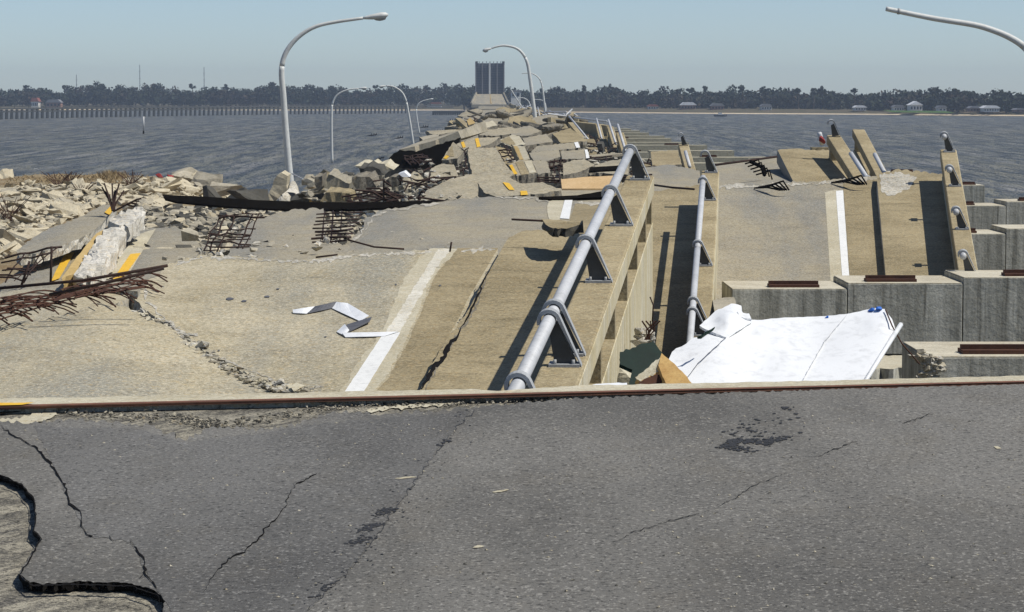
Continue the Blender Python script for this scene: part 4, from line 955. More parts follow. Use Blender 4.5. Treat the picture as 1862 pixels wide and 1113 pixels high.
# blocks hanging over the water on the left (span edge seen from the side)
for (q4, lb, d_) in (([(726, 272), (754, 266), (757, 280), (728, 286)], 'leftmost hanging span edge block at the foot of the third lamp', 128), ([(762, 263), (792, 255), (793, 268), (763, 277)], 'middle hanging span edge block over the dark hollow', 126), ([(797, 253), (833, 239), (839, 252), (800, 267)], 'right hanging span edge block over the dark hollow', 124)):
    bm = bmesh.new(); P_ = [at(x, y, d_) for x, y in q4]; fr_ = [bm.verts.new(p) for p in P_]; bk_ = [bm.verts.new(p+Vector((1.2, 3.5, .45 if i < 2 else .3))) for i, p in enumerate(P_)]
    bm.faces.new(fr_); bm.faces.new(bk_[::-1])
    for i in range(4): bm.faces.new((fr_[i], bk_[i], bk_[(i+1) % 4], fr_[(i+1) % 4]))
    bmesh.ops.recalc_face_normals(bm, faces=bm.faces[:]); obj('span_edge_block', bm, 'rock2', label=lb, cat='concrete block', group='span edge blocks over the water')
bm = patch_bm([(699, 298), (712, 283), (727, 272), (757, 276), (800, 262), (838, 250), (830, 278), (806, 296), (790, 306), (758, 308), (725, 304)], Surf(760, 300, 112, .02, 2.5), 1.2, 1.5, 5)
obj('shade_black_slab', bm, ('black', 'rock3'), label='overturned slab underside painted black as the shaded hollow above the water', cat='concrete slab')  # black colour stands for the shade in the hollow under the slabs
# ------------------------------------------------------------ steel strips, plank
def sheet(poly, surf_d, label, mat='black', nm='steel_strip', thick=.05, cat='steel strip', sy=.6):
    xm = sum(p[0] for p in poly)/len(poly); ym = max(p[1] for p in poly)
    bm = patch_bm(poly, Surf(xm, ym, surf_d, 0, sy), thick, .4, 12); return obj(nm, bm, (mat, mat), label=label, cat=cat)
sheet([(297, 354, 0), (380, 358, 0), (470, 364, 0), (560, 367, 0), (640, 368, 0), (740, 366, 0), (805, 364, 1), (800, 369, 1), (760, 373, 1), (660, 380, 1), (560, 382, 0), (480, 379, 0), (400, 374, 0), (320, 366, 0), (300, 361, 0)], 54, 'long sagging black steel strip lying across the debris', thick=.04)
sheet([(980, 358), (1050, 355), (1110, 345, 0), (1112, 358, 0), (1000, 362)], 52, 'black steel strip vanishing behind the near handrail')
sheet([(1050, 306), (1090, 303), (1134, 300), (1132, 307), (1075, 311), (1056, 312)], 80, 'short black steel strip left of the handrail top')
sheet([(855, 236), (880, 239), (930, 243), (965, 244), (960, 246), (900, 243), (860, 239)], 150, 'thin black strip on the crest of the debris')
sheet([(1020, 326), (1060, 322), (1125, 319, 0), (1127, 343, 0), (1022, 343)], 64, 'bare tan plywood sheet propped in the debris behind the handrail', 'wood', 'plywood_sheet', .04, 'plywood', .5)
bar([(-20, 526, 30.6), (150, 510, 30.4), (305, 483, 30.4)], .018, 'longest black bar crossing above the rusty rebar fan')
bar([(90, 536, 30.1), (180, 517, 30), (298, 488, 30)], .019, 'second black bar just above the rusty rebar fan')
bar([(92, 516, 33.5), (94, 448, 33.5)], .015, 'thin upright bar standing on the lower left slab')
bar([(38, 522, 33), (54, 475, 33)], .015, 'thin slanted bar left of the upright one')
bar([(574, 468, 34), (614, 463, 34)], .012, 'short wire end on the front crest')
bar([(632, 436, 38.5), (680, 449, 38.5), (735, 453, 38.5)], .014, 'curved thin wire lying on the wide grey slab')
bar([(818, 458, 34.5), (821, 440, 34.5)], .012, 'stub of bar upright on the crest near the lane line')
bar([(905, 240, 150), (955, 258, 130)], .04, 'dark bar in the upper debris')
bar([(1186, 585, 30), (1188, 555, 30), (1182, 540, 30)], .008, 'thin wire curling up beside the outer parapet wall')
# ------------------------------------------------------------ rebar mats
def matt(label, bars, r=.012, mat='rebar', nm='rebar_mat'):
    bm = bmesh.new()
    for pts in bars: tube(bm, pts, r*random.uniform(.55, .95), 4)
    return obj(nm, bm, mat, label=label, cat='rebar', group='exposed rebar mats')
# rusty fan at left
bars = []
for k in range(64):
    t = k/63
    if .44 < t < .5: continue
    x0 = 282-t*300+random.uniform(-14, 14); y0 = 500+t*62+random.uniform(-16, 14); L = random.uniform(60, 130); dr = random.uniform(8, 30); p = []
    for q in range(7):
        s_ = q/6; p.append(s1r(x0-L*.75+L*s_, y0+(1-s_)*L*.16-4*math.sin(s_*3)+(s_**3*dr), .20-.14*s_+.03*math.sin(k)))
    bars.append(p)
for k in range(4):
    p = []
    for q in range(7):
        s_ = q/6; p.append(s1r(262-s_*290, 500+k*8+s_*58+6*math.sin(s_*4+k)+random.uniform(-3, 3), .12))
    bars.append(p)
matt('fan of rusty curved rebar at the left front', bars, .0115, 'rust')
# gap mat (horizontal bars) in the centre-left
sM = Surf(800, 470, 38.6, .03, .02); bars = []
for k in range(9):
    y = 388+k*6.3; bars.append([sM(576+random.uniform(-6, 4)-k*.6, y+2, .02), sM(600, y+random.uniform(-2, 2), .03), sM(630, y-1, .05), sM(662-k*4+random.uniform(-6, 6), y-2+random.uniform(-2, 2), .02)])
for k in range(3): bars.append([sM(590+k*16, 384, .0), sM(586+k*16, 436, 0.)])
matt('ladder of dark bars bridging the gap between two grey slabs', bars, .02)
def mesh_mat(quad, d, n, m, label, r=.02, wob=2.5, sag=0.):
    """bent rebar grid filling a pixel quad"""
    bars = []
    def P(u, v):
        x = (quad[0][0]*(1-u)+quad[1][0]*u)*(1-v)+(quad[3][0]*(1-u)+quad[2][0]*u)*v; y = (quad[0][1]*(1-u)+quad[1][1]*u)*(1-v)+(quad[3][1]*(1-u)+quad[2][1]*u)*v
        wob_ = wob*1.5; return at(x+random.uniform(-wob_, wob_), y+random.uniform(-wob, wob)*.8-sag*math.sin(u*3.1), d*(1-.02*v)+random.uniform(-.1, .1))
    for i in range(n):
        if random.random() < .18: continue
        v = i/max(1, n-1)+random.uniform(-.05, .05); bars.append([P(-.05*random.random(), v)]+[P(k/5, v) for k in range(1, 5)]+[P(1+.1*random.random(), v)])
    for i in range(m):
        if random.random() < .2: continue
        u = i/max(1, m-1)+random.uniform(-.06, .06); bars.append([P(u, k/4) for k in range(5)])
    return matt(label, bars, r)
mesh_mat([(400, 392), (475, 390), (440, 460), (370, 455)], 42, 11, 6, 'bent rebar mat hanging left of the sandy grey slab', .016, 3)
mesh_mat([(12, 466), (110, 448), (40, 515), (0, 510)], 38, 9, 4, 'dark rebar spilling from under the long upper slab at far left', .016, 4)
mesh_mat([(830, 285), (850, 272), (858, 312), (834, 322)], 93, 8, 4, 'rebar column between the small slab and the tall smooth slab', .035, 1.5)
mesh_mat([(902, 266), (930, 264), (945, 292), (918, 292)], 100, 7, 5, 'rebar tangle behind the tall smooth slab', .035, 2)
mesh_mat([(890, 318), (925, 305), (938, 322), (900, 328)], 84, 5, 7, 'arched rebar bundle on the tall smooth slab', .03, 1.5, 6)
mesh_mat([(1000, 292), (1026, 290), (1028, 328), (998, 330)], 84, 9, 4, 'rebar column left of the five sided slab', .03, 1.8)
mesh_mat([(925, 322), (1015, 318), (1015, 332), (925, 330)], 76, 4, 12, 'low rebar trellis in front of the striped block', .026, 1.5)
mesh_mat([(745, 310), (785, 298), (780, 328), (755, 328)], 95, 5, 5, 'rebar tangle left of the small slab', .035, 3)
mesh_mat([(640, 356), (700, 345), (745, 360), (640, 366)], 72, 5, 6, 'rusty rebar tangle above the sagging black strip', .028, 4)
mesh_mat([(1070, 288), (1110, 284), (1112, 296), (1082, 300)], 100, 4, 6, 'fine rebar under the nearest leaning rail', .03, 1.5)
mesh_mat([(735, 285), (770, 280), (790, 298), (750, 300)], 112, 6, 6, 'rebar net hanging in the dark hollow', .035, 2)
mesh_mat([(1140, 322), (1182, 318), (1180, 330), (1140, 334)], 60, 3, 3, 'few bars right of the handrail top', .02, 1)
bars = []
for k in range(12):
    a = math.radians(52+k*7+random.uniform(-8, 8)); L = random.uniform(24, 46)
    b0 = (206+random.uniform(-4, 4), 383); bars.append([at(*b0, 46), at(b0[0]+math.cos(a)*L*.4, b0[1]-math.sin(a)*L*.6, 46.2), at(b0[0]+math.cos(a)*L*.9, b0[1]-math.sin(a)*L*1.15, 46.4)])
for k in range(4): bars.append([at(206, 385, 46), at(230+k*6, 372-k*3, 46), at(245+k*4, 376-k*5, 46)])
matt('spray of bent bars standing on the left slab end like a bush', bars, .018)
# ------------------------------------------------------------ lower-left rubble next to the lamp
lb_ = thing('lamp_footing', at(528, 365, 116), 'white flared concrete footing under the tall leaning lamp', 'footing')
bm = bmesh.new(); tube(bm, [at(524, 380, 116), at(527, 366, 116), at(531, 352, 117), at(532, 338, 117.5)], [.8, .5, .3, .24], 9)
for v in bm.verts: v.co += Vector(noise.noise_vector(v.co*3))*.12
obj('cone', bm, 'whiteconc', lb_)
def block(poly, d, dep, label, mats='rock2', rot=.4, nm='concrete_block', jag=1.7):
    """broken block: traced front outline at distance d, with real depth behind"""
    if 95 <= d <= 107: d *= .86; dep *= .9
    P = jagpoly(poly, jag, 7); n = len(P); v2, e2, f2_, *_ = delaunay_2d_cdt([Vector(p) for p in P], [], [list(range(n))], 1, 1e-5)
    bm = bmesh.new(); fr_ = [bm.verts.new(at(v.x, v.y, d+random.uniform(-.04, .04)*dep)) for v in v2]
    bk_ = [bm.verts.new(v.co+Vector((rot*dep*.3, dep*random.uniform(.9, 1.1), dep*.12+random.uniform(-.05, .05)*dep))) for v in fr_]
    cnt = set()
    for f in f2_:
        bm.faces.new([fr_[i] for i in f]); bm.faces.new([bk_[i] for i in f][::-1])
        for i in range(len(f)): cnt.add((f[i], f[(i+1) % len(f)]))
    for a, b in cnt:
        if (b, a) not in cnt: q = bm.faces.new((fr_[a], bk_[a], bk_[b], fr_[b]))
    bmesh.ops.recalc_face_normals(bm, faces=bm.faces[:])
    return obj(nm, bm, mats, label=label, cat='concrete block', group='upended concrete blocks')
block([(484, 365), (492, 345), (503, 320), (512, 314), (523, 320), (522, 345), (500, 366)], 114, .7, 'upended white chunk leaning just left of the tall lamp', 'rock')
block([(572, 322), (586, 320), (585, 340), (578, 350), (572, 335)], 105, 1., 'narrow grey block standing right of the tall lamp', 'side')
block([(597, 317), (636, 334), (633, 347), (610, 348), (588, 342)], 100, 1.2, 'triangular grey slab end right of the tall lamp', 'deckg')
block([(592, 350), (636, 352), (640, 366), (582, 366)], 96, 1., 'tan block under the triangular slab end', 'walk')
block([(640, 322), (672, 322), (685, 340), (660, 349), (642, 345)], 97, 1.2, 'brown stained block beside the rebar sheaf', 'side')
block([(653, 306), (678, 303), (690, 308), (700, 318), (655, 320)], 104, 1.2, 'dark block under the thin ledge slab', 'rock3')
block([(645, 302), (700, 301), (716, 309), (700, 311), (655, 308)], 106, 1.4, 'thin pale ledge slab at the water edge', 'patch')
block([(700, 330), (712, 321), (730, 322), (722, 340), (702, 342)], 98, .8, 'small light block in the middle of the rubble', 'side')
block([(712, 338), (740, 328), (764, 336), (766, 345), (735, 352), (712, 346)], 88, 1.5, 'flat pale slab end above the rusty tangle', 'deckf')
block([(724, 316), (735, 313), (745, 322), (732, 322)], 98, .4, 'small white sheet like chunk in the rubble', 'sheet')
block([(870, 330), (882, 324), (893, 344), (885, 350), (873, 344)], 72, .5, 'curled white concrete lump beside the orange paint marks', 'whiteconc')
block([(1085, 262), (1094, 262), (1098, 288), (1088, 290)], 118, 1., 'dark curb end left of the nearest leaning rail', 'rock3')
tt = thing('rail_post_panel', at(590, 345, 100), 'tilted grey rail with post lying against the triangular slab', 'rail')
bm = bmesh.new(); tube(bm, [at(578, 345, 98), at(597, 322, 99)], .09, 8); obj('tube', bm, 'rail', tt)
bm = bmesh.new(); tube(bm, [at(581, 366, 97.5), at(598, 318, 99)], .13, 5); obj('post', bm, 'walk', tt)
bar([(531, 316, 116), (555, 328, 110), (572, 337, 106)], .03, 'pale cable slung from the tall lamp to the rubble', 'rail', 'cable', None, 'cable')
bm = bmesh.new(); tube(bm, [at(572, 346, 100), at(568, 366, 99)], .12, 8); obj('timber_stub', bm, 'foam', label='short orange brown stub of timber right of the lamp footing', cat='timber')
# parapet piece at upper left of debris
pf = Frame((833, 218), 165, (1900, 1100)); 
bm = bmesh.new(); P_ = [(at(833, 218, 175), at(866, 246, 165))]
for a, b in P_: 
    u = (b-a); L = u.length/2; u.normalize(); r_ = Vector((1, 0, 0)); w_ = u.cross(r_).normalized()
    if w_.z < 0: w_ = -w_
    r_ = w_.cross(u).normalized()
    box(bm, (a+b)/2, u*L, r_*.17, w_*.12); box(bm, (a+b)/2-w_*.62, u*L, r_*.17, w_*.22)
    for k in (-.95, -.3, .35, .95): box(bm, (a+b)/2-w_*.26+u*L*k*.97, u*.17, r_*.16, w_*.139)
obj('parapet_fragment', bm, 'parapet', label='slotted parapet fragment sloping down at the upper left of the debris', cat='parapet')
# ------------------------------------------------------------ rubble bed under the field
bm = bmesh.new()
for k in range(3200):
    t = random.random(); d = 34*(400/34)**t; y = HZ+2.95*F/d
    xl = (max(-9.5, -4.5-.0*d) if d < 90 else (-2.0 if d < 150 else -2.5)); xr = 7.5 if d < 60 else 7.
    if d < 66: xr = .2
    elif d < 90: xr = 5.
    x = random.uniform(xl, xr)
    z = 7-2.95-(.9 if x < xl+1.2 else 0)-(1.0 if d < 44 else .2 if d < 66 else 0)+random.uniform(-.25, .2)
    hull(bm, (x, d, z), random.uniform(.08, .3)*(1 if d < 120 else 1.6), rnd2, .6, rnd2.choice((0, 1, 1, 2, 2, 2)))  # mostly dark lumps: shade of the gaps painted into the rubble colour
obj('concrete_rubble', bm, ('rock', 'rock2', 'rock3'), kind='stuff', label='broken concrete rubble filling the gaps below the slabs', cat='rubble')
bm = bmesh.new()
for k in range(1500):
    d = 37*(170/37)**random.random(); x = random.uniform(-4.5 if d < 55 else -2.2 if d < 100 else -1.2, 5.5 if d > 75 else .5)
    hull(bm, (x, d, 7-2.28+random.uniform(-.25, .12)), random.uniform(.02, .09)*(1 if d < 80 else 1.7), rnd2, .6, rnd2.choice((0, 1)))
obj('concrete_crumbs', bm, ('broken', 'rock2'), kind='stuff', label='small crumbs of concrete strewn over the broken slabs', cat='rubble')
# loose bars all over the rubble field
bm = bmesh.new()
for k in range(260):
    d = 60*(260/48)**random.random(); x = random.uniform(-2.6 if d < 100 else -1.4, 6.5 if d > 75 else .0); p = Vector((x, d, 7-2.45+random.uniform(-.2, .15)))
    a = random.uniform(0, 6.3); L = random.uniform(.4, 1.6); v = Vector((math.cos(a), math.sin(a)*.6, random.uniform(-.1, .35)))*L
    tube(bm, [p, p+v*.5+Vector((0, 0, .1)), p+v], .014+.00012*d, 4)
obj('scattered_rebar', bm, 'rebar', kind='stuff', label='tangle of thin rusty bars scattered over the rubble field', cat='rebar')
# tilted fragments heaped along the ridge
def fragproto(i):
    r_ = random.Random(300+i); bm = bmesh.new(); n = r_.choice((5, 6, 7, 8)); a0 = r_.uniform(0, 6)
    P = [(math.cos(a0+2*math.pi*k/n)*r_.uniform(.65, 1.1)*1.5, math.sin(a0+2*math.pi*k/n)*r_.uniform(.6, 1.1)) for k in range(n)]
    Q = jagpoly([(x*100, y*100) for x, y in P], 4, 14); up = [bm.verts.new((x/100, y/100, .11)) for x, y in Q]; md = [bm.verts.new((x/97+r_.uniform(-.03, .03), y/97, 0)) for x, y in Q]; dn_ = [bm.verts.new((x/104, y/104, -.13)) for x, y in Q]
    f = bm.faces.new(up); f.material_index = 0; bm.faces.new(dn_[::-1]).material_index = 1
    for k in range(len(Q)):
        for A, B in ((up, md), (md, dn_)): bm.faces.new((A[k], B[k], B[(k+1) % len(Q)], A[(k+1) % len(Q)])).material_index = 1
    bmesh.ops.recalc_face_normals(bm, faces=bm.faces[:]); me = bpy.data.meshes.new('slab_fragment'); bm.to_mesh(me); bm.free()
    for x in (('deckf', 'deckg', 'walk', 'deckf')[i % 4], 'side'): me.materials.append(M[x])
    return me
FP = [fragproto(i) for i in range(8)]; rf = random.Random(9)
for k in range(96):
    d = 104*(420/104)**rf.random(); xl_ = -1.2 if d < 150 else -2.2
    x = rf.uniform(xl_, 4.0 if d < 195 else 7.2); o = bpy.data.objects.new('slab_fragment', FP[rf.randrange(8)]); COL.objects.link(o)
    sc = rf.uniform(.4, 1.0)*(1 if d < 150 else 1.5); o.scale = (sc*1.1, sc, rf.uniform(.8, 1.3)); o.location = (x, d, 7-2.3+rf.uniform(-.15, .28)+(d-104)*.0006)
    o.rotation_euler = (rf.uniform(-.2, .5), rf.uniform(-.4, .4), rf.uniform(0, 6.3))
    o['category'] = 'concrete slab'; o['group'] = 'slab fragments heaped on the debris ridge'
    o['label'] = ('brown' if o.data.materials[0].name.startswith('side') else 'grey beige')+' tilted slab fragment heaped on the debris ridge, '+('right' if x > 3 else 'left')+' side, '+('nearer part' if d < 160 else 'middle part' if d < 260 else 'farther part')
# ------------------------------------------------------------ far collapsed spans (copies)
def mkspan():
    t = thing('collapsed_span', (0, 0, 0), '', 'bridge span', 'far spans jumbled toward the drawbridge')
    bm = bmesh.new(); wbox(bm, -4.8, 4.0, -7, 7, -.3, 0); obj('road_deck', bm, 'deckf', t)
    bm = bmesh.new(); wbox(bm, 4.01, 5.3, -7, 7, -.3, .2); obj('sidewalk', bm, 'walk', t)
    bm = bmesh.new(); wbox(bm, 5.305, 5.6, -7, 7, -1.2, .95); obj('parapet', bm, 'parapet', t)
    bm = bmesh.new(); wbox(bm, 3.2, 3.35, -6.9, 6.9, .004, .012); obj('lane_line', bm, 'white', t)
    for x in (-4, -1.3, 1.4, 3.6):
        bm = bmesh.new(); wbox(bm, x-.2, x+.2, -6.9, 6.9, -1.1, -.302); obj('girder', bm, 'capfar', t)
    bm = bmesh.new(); tube(bm, [(5.35, -7, 1.25), (5.35, 7, 1.25)], .07, 6); obj('handrail', bm, 'rail', t)
    return t
proto = mkspan(); rr = random.Random(21); first = True
n = 0
for k in range(44):
    d = 205+k*16.3+rr.uniform(-3, 3)
    if first: o = proto; first = False
    else:
        o = proto.copy(); COL.objects.link(o)
        for c in proto.children:
            e = c.copy(); COL.objects.link(e); e.parent = o
    f_ = max(.15, 1-d/900)
    o.location = (2.2+rr.uniform(-1.3, 1.)*f_, d, 7-2.85-.6*f_+rr.uniform(-.3, .4)*f_)
    o.rotation_euler = (rr.uniform(-.09, .13)*f_, rr.uniform(-.14, .10)*f_, rr.uniform(-.3, .3)*f_)
    if d > 860: o.location.z = 4.2
    o['label'] = 'weathered deck span in the jumbled row leading to the drawbridge'
# sea side: driftwood, marker, boat
bm = bmesh.new(); d = H*F/(243-HZ); a, b, c = at(261, 212, d), at(261, 238, d), at(261, 245, d)
t = thing('channel_marker', c, 'white wooden marker post standing in open water at the left', 'marker post')
tube(bm, [b, a], .17, 8); obj('post', bm, 'hull', t); bm = bmesh.new(); tube(bm, [c, b], .18, 8); obj('wet_foot', bm, 'black', t)
for (x, y, lb) in ((725, 252, 'dark driftwood floating left of the hanging blocks'), (690, 290, 'dark driftwood nearest to the rubble'), (820, 221, 'driftwood with roots near the crest'), (677, 247, 'small driftwood piece farther left'), (797, 240, 'broken pile stub standing in water behind the blocks'), (771, 232, 'tiny dark stub in the water right of the small lamp'), (735, 290, 'dark stub in water beside the overturned slab')):
    p = on_z(x, y, 0); s = p.y/F; bm = bmesh.new(); tube(bm, [p+Vector((-8*s, 0, -.05)), p+Vector((8*s, 1, .25))], [1.2*s, .8*s], 6)
    for q in (-2, 2, 6): tube(bm, [p+Vector((q*s, 0, 0)), p+Vector(((q+1.5)*s, 0, 5*s))], .5*s, 4)
    obj('driftwood', bm, 'black', label=lb, cat='driftwood', group='driftwood in the bay')
p = on_z(1310, 212, 0); bt = thing('motor_boat', p, 'tiny motor boat on the water before the beach', 'boat')
bm = bmesh.new(); L = 2.6
pr = [(-L, -.7), (-L, .7), (L*.4, .75), (L, 0), (L*.4, -.75)]
lo = [bm.verts.new(p+Vector((x*.9, y*.7, -.1))) for x, y in pr]; hi = [bm.verts.new(p+Vector((x, y, .65+(.3 if x > L*.8 else 0)))) for x, y in pr]
bm.faces.new(hi); bm.faces.new(lo[::-1])
for i in range(5): bm.faces.new((lo[i], lo[(i+1) % 5], hi[(i+1) % 5], hi[i]))
bmesh.ops.recalc_face_normals(bm, faces=bm.faces[:]); obj('hull', bm, 'steelfar', bt)
bm = bmesh.new(); wbox(bm, p.x-.8, p.x+.5, p.y-.5, p.y+.5, .651, 1.5); obj('cabin', bm, 'hull', bt)
# ------------------------------------------------------------ rock bank
sK = Surf(200, 400, 21500/222, 0, 0, ((150, 330, 200, .5, 25), (430, 370, 80, -1.2, 40)))
pk = [(-500, 330, 0), (-100, 322, 2), (0, 326, 2), (60, 318, 2), (200, 317, 2), (290, 323, 2), (350, 333, 2), (400, 348, 2), (445, 356, 2), (490, 364, 2), (520, 372, 0), (480, 430, 0), (300, 470, 0), (0, 520, 0), (-500, 560, 0)]
bm = patch_bm(pk, sK, 3.2, 2, 12, 0, 26); obj('rock_bank', bm, ('bank', 'rock2'), kind='structure', smooth=False)
def rockmesh(i):
    bm = bmesh.new(); hull(bm, (0, 0, 0), 1., random.Random(100+i), .75)
    hull(bm, (random.uniform(-.2, .2), .1, .1), .8, random.Random(200+i), .8)
    if i % 3 == 0:
        bmesh.ops.subdivide_edges(bm, edges=bm.edges[:], cuts=1)
    for v in bm.verts: v.co += Vector(noise.noise_vector(v.co*2.3+Vector((i, 0, 0))))*.12
    me = bpy.data.meshes.new('riprap_rock'); bm.to_mesh(me); bm.free(); me.materials.append(M[('rock', 'rock', 'rock2', 'rock', 'rock')[i % 5]]); return me
rm = [rockmesh(i) for i in range(12)]
bm = bmesh.new(); dkm = None
def inpoly(x, y, P):
    c = False; j = len(P)-1
    for i in range(len(P)):
        if (P[i][1] > y) != (P[j][1] > y) and x < (P[j][0]-P[i][0])*(y-P[i][1])/(P[j][1]-P[i][1])+P[i][0]: c = not c
        j = i
    return c
vis = [(-10, 342), (60, 335), (200, 332), (260, 322), (300, 324), (350, 333), (400, 348), (445, 358), (480, 366), (300, 360), (300, 375), (470, 390), (430, 425), (330, 415), (230, 375), (190, 372), (90, 412), (30, 455), (-10, 475)]
n = 0; rr = random.Random(5)
while n < 285:
    x, y = rr.uniform(-10, 490), rr.uniform(318, 470)
    if not inpoly(x, y, vis): continue
    p = sK(x, y, .1); r = rr.uniform(.2, .42)*(1.45 if rr.random() < .15 else .9)
    o = bpy.data.objects.new('riprap_rock', rm[rr.randrange(12)]); COL.objects.link(o)
    o.location = p+Vector((0, 0, r*.1-.08)); s = r; o.scale = (s*rr.uniform(1, 2.), s*rr.uniform(.8, 1.4), s*rr.uniform(.45, .9)); o.rotation_euler = (rr.uniform(-.5, .5), rr.uniform(-.5, .5), rr.uniform(0, 6.3))
    sz_ = 'large' if r > .42 else 'small' if r < .27 else 'mid sized'
    zn = 'on the bank crest by the dry grass' if y < 340 and x < 230 else 'on the bank crest by the red rags' if y < 345 else 'at the foot of the bank beside the left slabs' if y > 400 else 'on the bank slope right of the bar spray' if x > 230 else 'on the bank slope at the far left' if x < 100 else 'on the bank slope above the bar spray'
    o['label'] = f'{sz_} angular pale rock {zn}'; o['category'] = 'rock'; o['group'] = 'riprap rocks'
    n += 1
bm = bmesh.new()
for k in range(3000):
    x, y = rr.uniform(-10, 490), rr.uniform(324, 475)
    if not inpoly(x, y, vis): continue
    hull(bm, sK(x, y, .08), rr.uniform(.07, .24), rr, .6, rr.choice((0, 0, 0, 1)))
obj('small_riprap', bm, ('rock', 'rock2'), kind='stuff', label='small broken stones between the larger riprap rocks', cat='rubble')
# big boulders on the crest and shore-side dark rocks
for (x, y, r, m, lb) in ((352, 326, 1., 'rock2', 'largest grey boulder on the crest of the rock bank'), (371, 331, .9, 'rock2', 'boulder right of the largest one on the bank crest'), (335, 327, .8, 'rock', 'boulder left of the largest one on the bank crest'), (413, 341, .8, 'rock2', 'round boulder at the right end of the rock bank'), (12, 326, .8, 'rock', 'boulder at the left end of the bank crest'),
                      (400, 370, 1., 'rock3', 'dark wet rock below the black strip'), (440, 363, .9, 'rock3', 'dark wet rock near the water edge'), (345, 425, .16, 'rock2', 'grey lump at the top of the yellow lined slab'), (455, 372, .8, 'rock3', 'dark rock behind the sagging strip'), (560, 366, .8, 'rock3', 'dark rock at the foot of the rubble')):
    bm = bmesh.new(); hull(bm, at(x, y, 21500/(max(y, 330)+4-HZ)) if x != 345 else at(x, y, 37), r, random.Random(int(x)), .7, 0)
    bmesh.ops.subdivide_edges(bm, edges=bm.edges[:], cuts=2, use_grid_fill=True)
    for v in bm.verts: v.co += Vector(noise.noise_vector(v.co*2))*.16*r
    obj('boulder', bm, m, label=lb, cat='boulder', group='boulders')
# rubble + rocks between bank and mid slabs
bm = bmesh.new(); rr = random.Random(77)
for k in range(1300):
    x, y = rr.uniform(230, 640), rr.uniform(366, 440)
    if y < 395 and 470 < x < 600: pass
    d = 42*(80/42)**((440-y)/74); p = at(x, y, d)
    if p.z > 5.2: continue
    hull(bm, p+Vector((0, 0, -.15)), rr.uniform(.06, .22), rr, .6, rr.choice((0, 1, 1, 2)))
obj('concrete_rubble', bm, ('rock', 'rock2', 'rock3'), kind='stuff', label='dim rubble slope between the rock bank and the left slabs', cat='rubble')
bm = bmesh.new()
for k in range(480):
    x = rr.uniform(560, 860); y = rr.uniform(300, 366)
    if y < 366-(x-560)*.34-8 and y < 318: continue
    if y < 312 or (x > 700 and y < 325): continue
    d = dn(y, 3.3); hull(bm, at(x, y, d), rr.uniform(.08, .38), rr, .6, rr.choice((0, 1, 1, 2)))
obj('concrete_rubble', bm, ('rock2', 'rock2', 'rock3'), kind='stuff', label='rubble heap right of the tall lamp beside the water', cat='rubble')
# dry grass and twigs on the bank
bm = bmesh.new()
for k in range(1500):
    if k % 3: x, y = rr.gauss(120, 75), 328+rr.gauss(0, 7)
    else: x, y = rr.gauss(205, 12), 322+rr.gauss(0, 4)
    if y < 318 or x > 300: continue
    p = sK(x, y, .0); h = rr.uniform(.04, .16)*(2.2 if k % 3 == 0 else 1); v = Vector((rr.uniform(-.3, .3), rr.uniform(-.2, .2), h))
    w = Vector((.03, 0, 0)); f = bm.faces.new([bm.verts.new(p-w), bm.verts.new(p+w), bm.verts.new(p+v)])
obj('dry_grass', bm, 'drygrass', kind='stuff', label='dry brown grass on the crest of the rock bank', cat='grass')
for (x, y, s, lb) in ((15, 405, 1.1, 'dead brown brush at the left edge of the rock bank'), (105, 345, .8, 'dead twigs below the dry grass'), (240, 345, .9, 'dead twigs among the rocks above the bar spray'), (150, 360, .7, 'small dead twig clump in the middle of the bank'), (130, 340, .7, 'thin dead twigs near the bank crest')):
    bm = bmesh.new(); p = sK(x, y, 0)
    for k in range(26):
        a = rr.uniform(0, 6.3); L = rr.uniform(.4, 1.)*s; tube(bm, [p+Vector((rr.uniform(-.3, .3), 0, 0)), p+Vector((math.cos(a)*L*.4, math.sin(a)*.2, L*.6)), p+Vector((math.cos(a)*L*.9, math.sin(a)*.3, L))], .014, 3)
    obj('dead_brush', bm, 'brush', label=lb, cat='brush', group='dead brush on the bank')
for x, y, lb in ((290, 320, 'left of two small red rags on the bank crest'), (310, 324, 'right of two small red rags on the bank crest')):
    bm = bmesh.new(); hull(bm, sK(x, y, .2), .2, random.Random(x), .9); obj('red_rag', bm, 'red', label=lb, cat='rag', group='red rags')
# ------------------------------------------------------------ white panel and green container wreck
sP = Surf(1400, 700, 23.5, .03, .30)
wp = thing('wrecked_panel', sP(1400, 680), 'large crumpled white metal panel lying behind the road edge at the right', 'metal panel')
pan = [(1195, 700, 0), (1222, 640, 2), (1255, 618, 2), (1300, 600, 2), (1360, 583, 1), (1420, 578, .4), (1500, 575, .4), (1545, 570, .6), (1590, 560, 1), (1610, 562, 1), (1622, 580, 1), (1628, 600, 1), (1604, 640, .3), (1565, 712, 0), (1200, 712, 0)]
sPb = Surf(1400, 700, 23.5, .03, .30, ((1300, 640, 50, .05), (1480, 620, 60, -.05), (1600, 590, 20, .04), (1380, 660, 30, -.03)))
patch('main_sheet', pan, sPb, ('sheet', 'sheet'), .03, wp, grid=18, seg=8)
bm = patch_bm([(1272, 592, 1), (1300, 566, 1), (1330, 552, 2), (1348, 556, 2), (1352, 572, 2), (1368, 582, 1), (1340, 600, 1), (1320, 613, 1), (1296, 604, 1)], Surf(1310, 600, 24.75, -.05, .32, ((1325, 580, 20, .08),)), .02, 1, 6, .05, 10); obj('torn_flap', bm, ('sheet', 'sheet'), wp, smooth=False)
bm = patch_bm([(1340, 566, 1), (1362, 570, 1), (1366, 580, 1), (1346, 577, 1)], Surf(1350, 580, 25.0, 0, .6), .02, 1, 4, .1, 5); obj('crumpled_tip', bm, ('sheet', 'sheet'), wp)
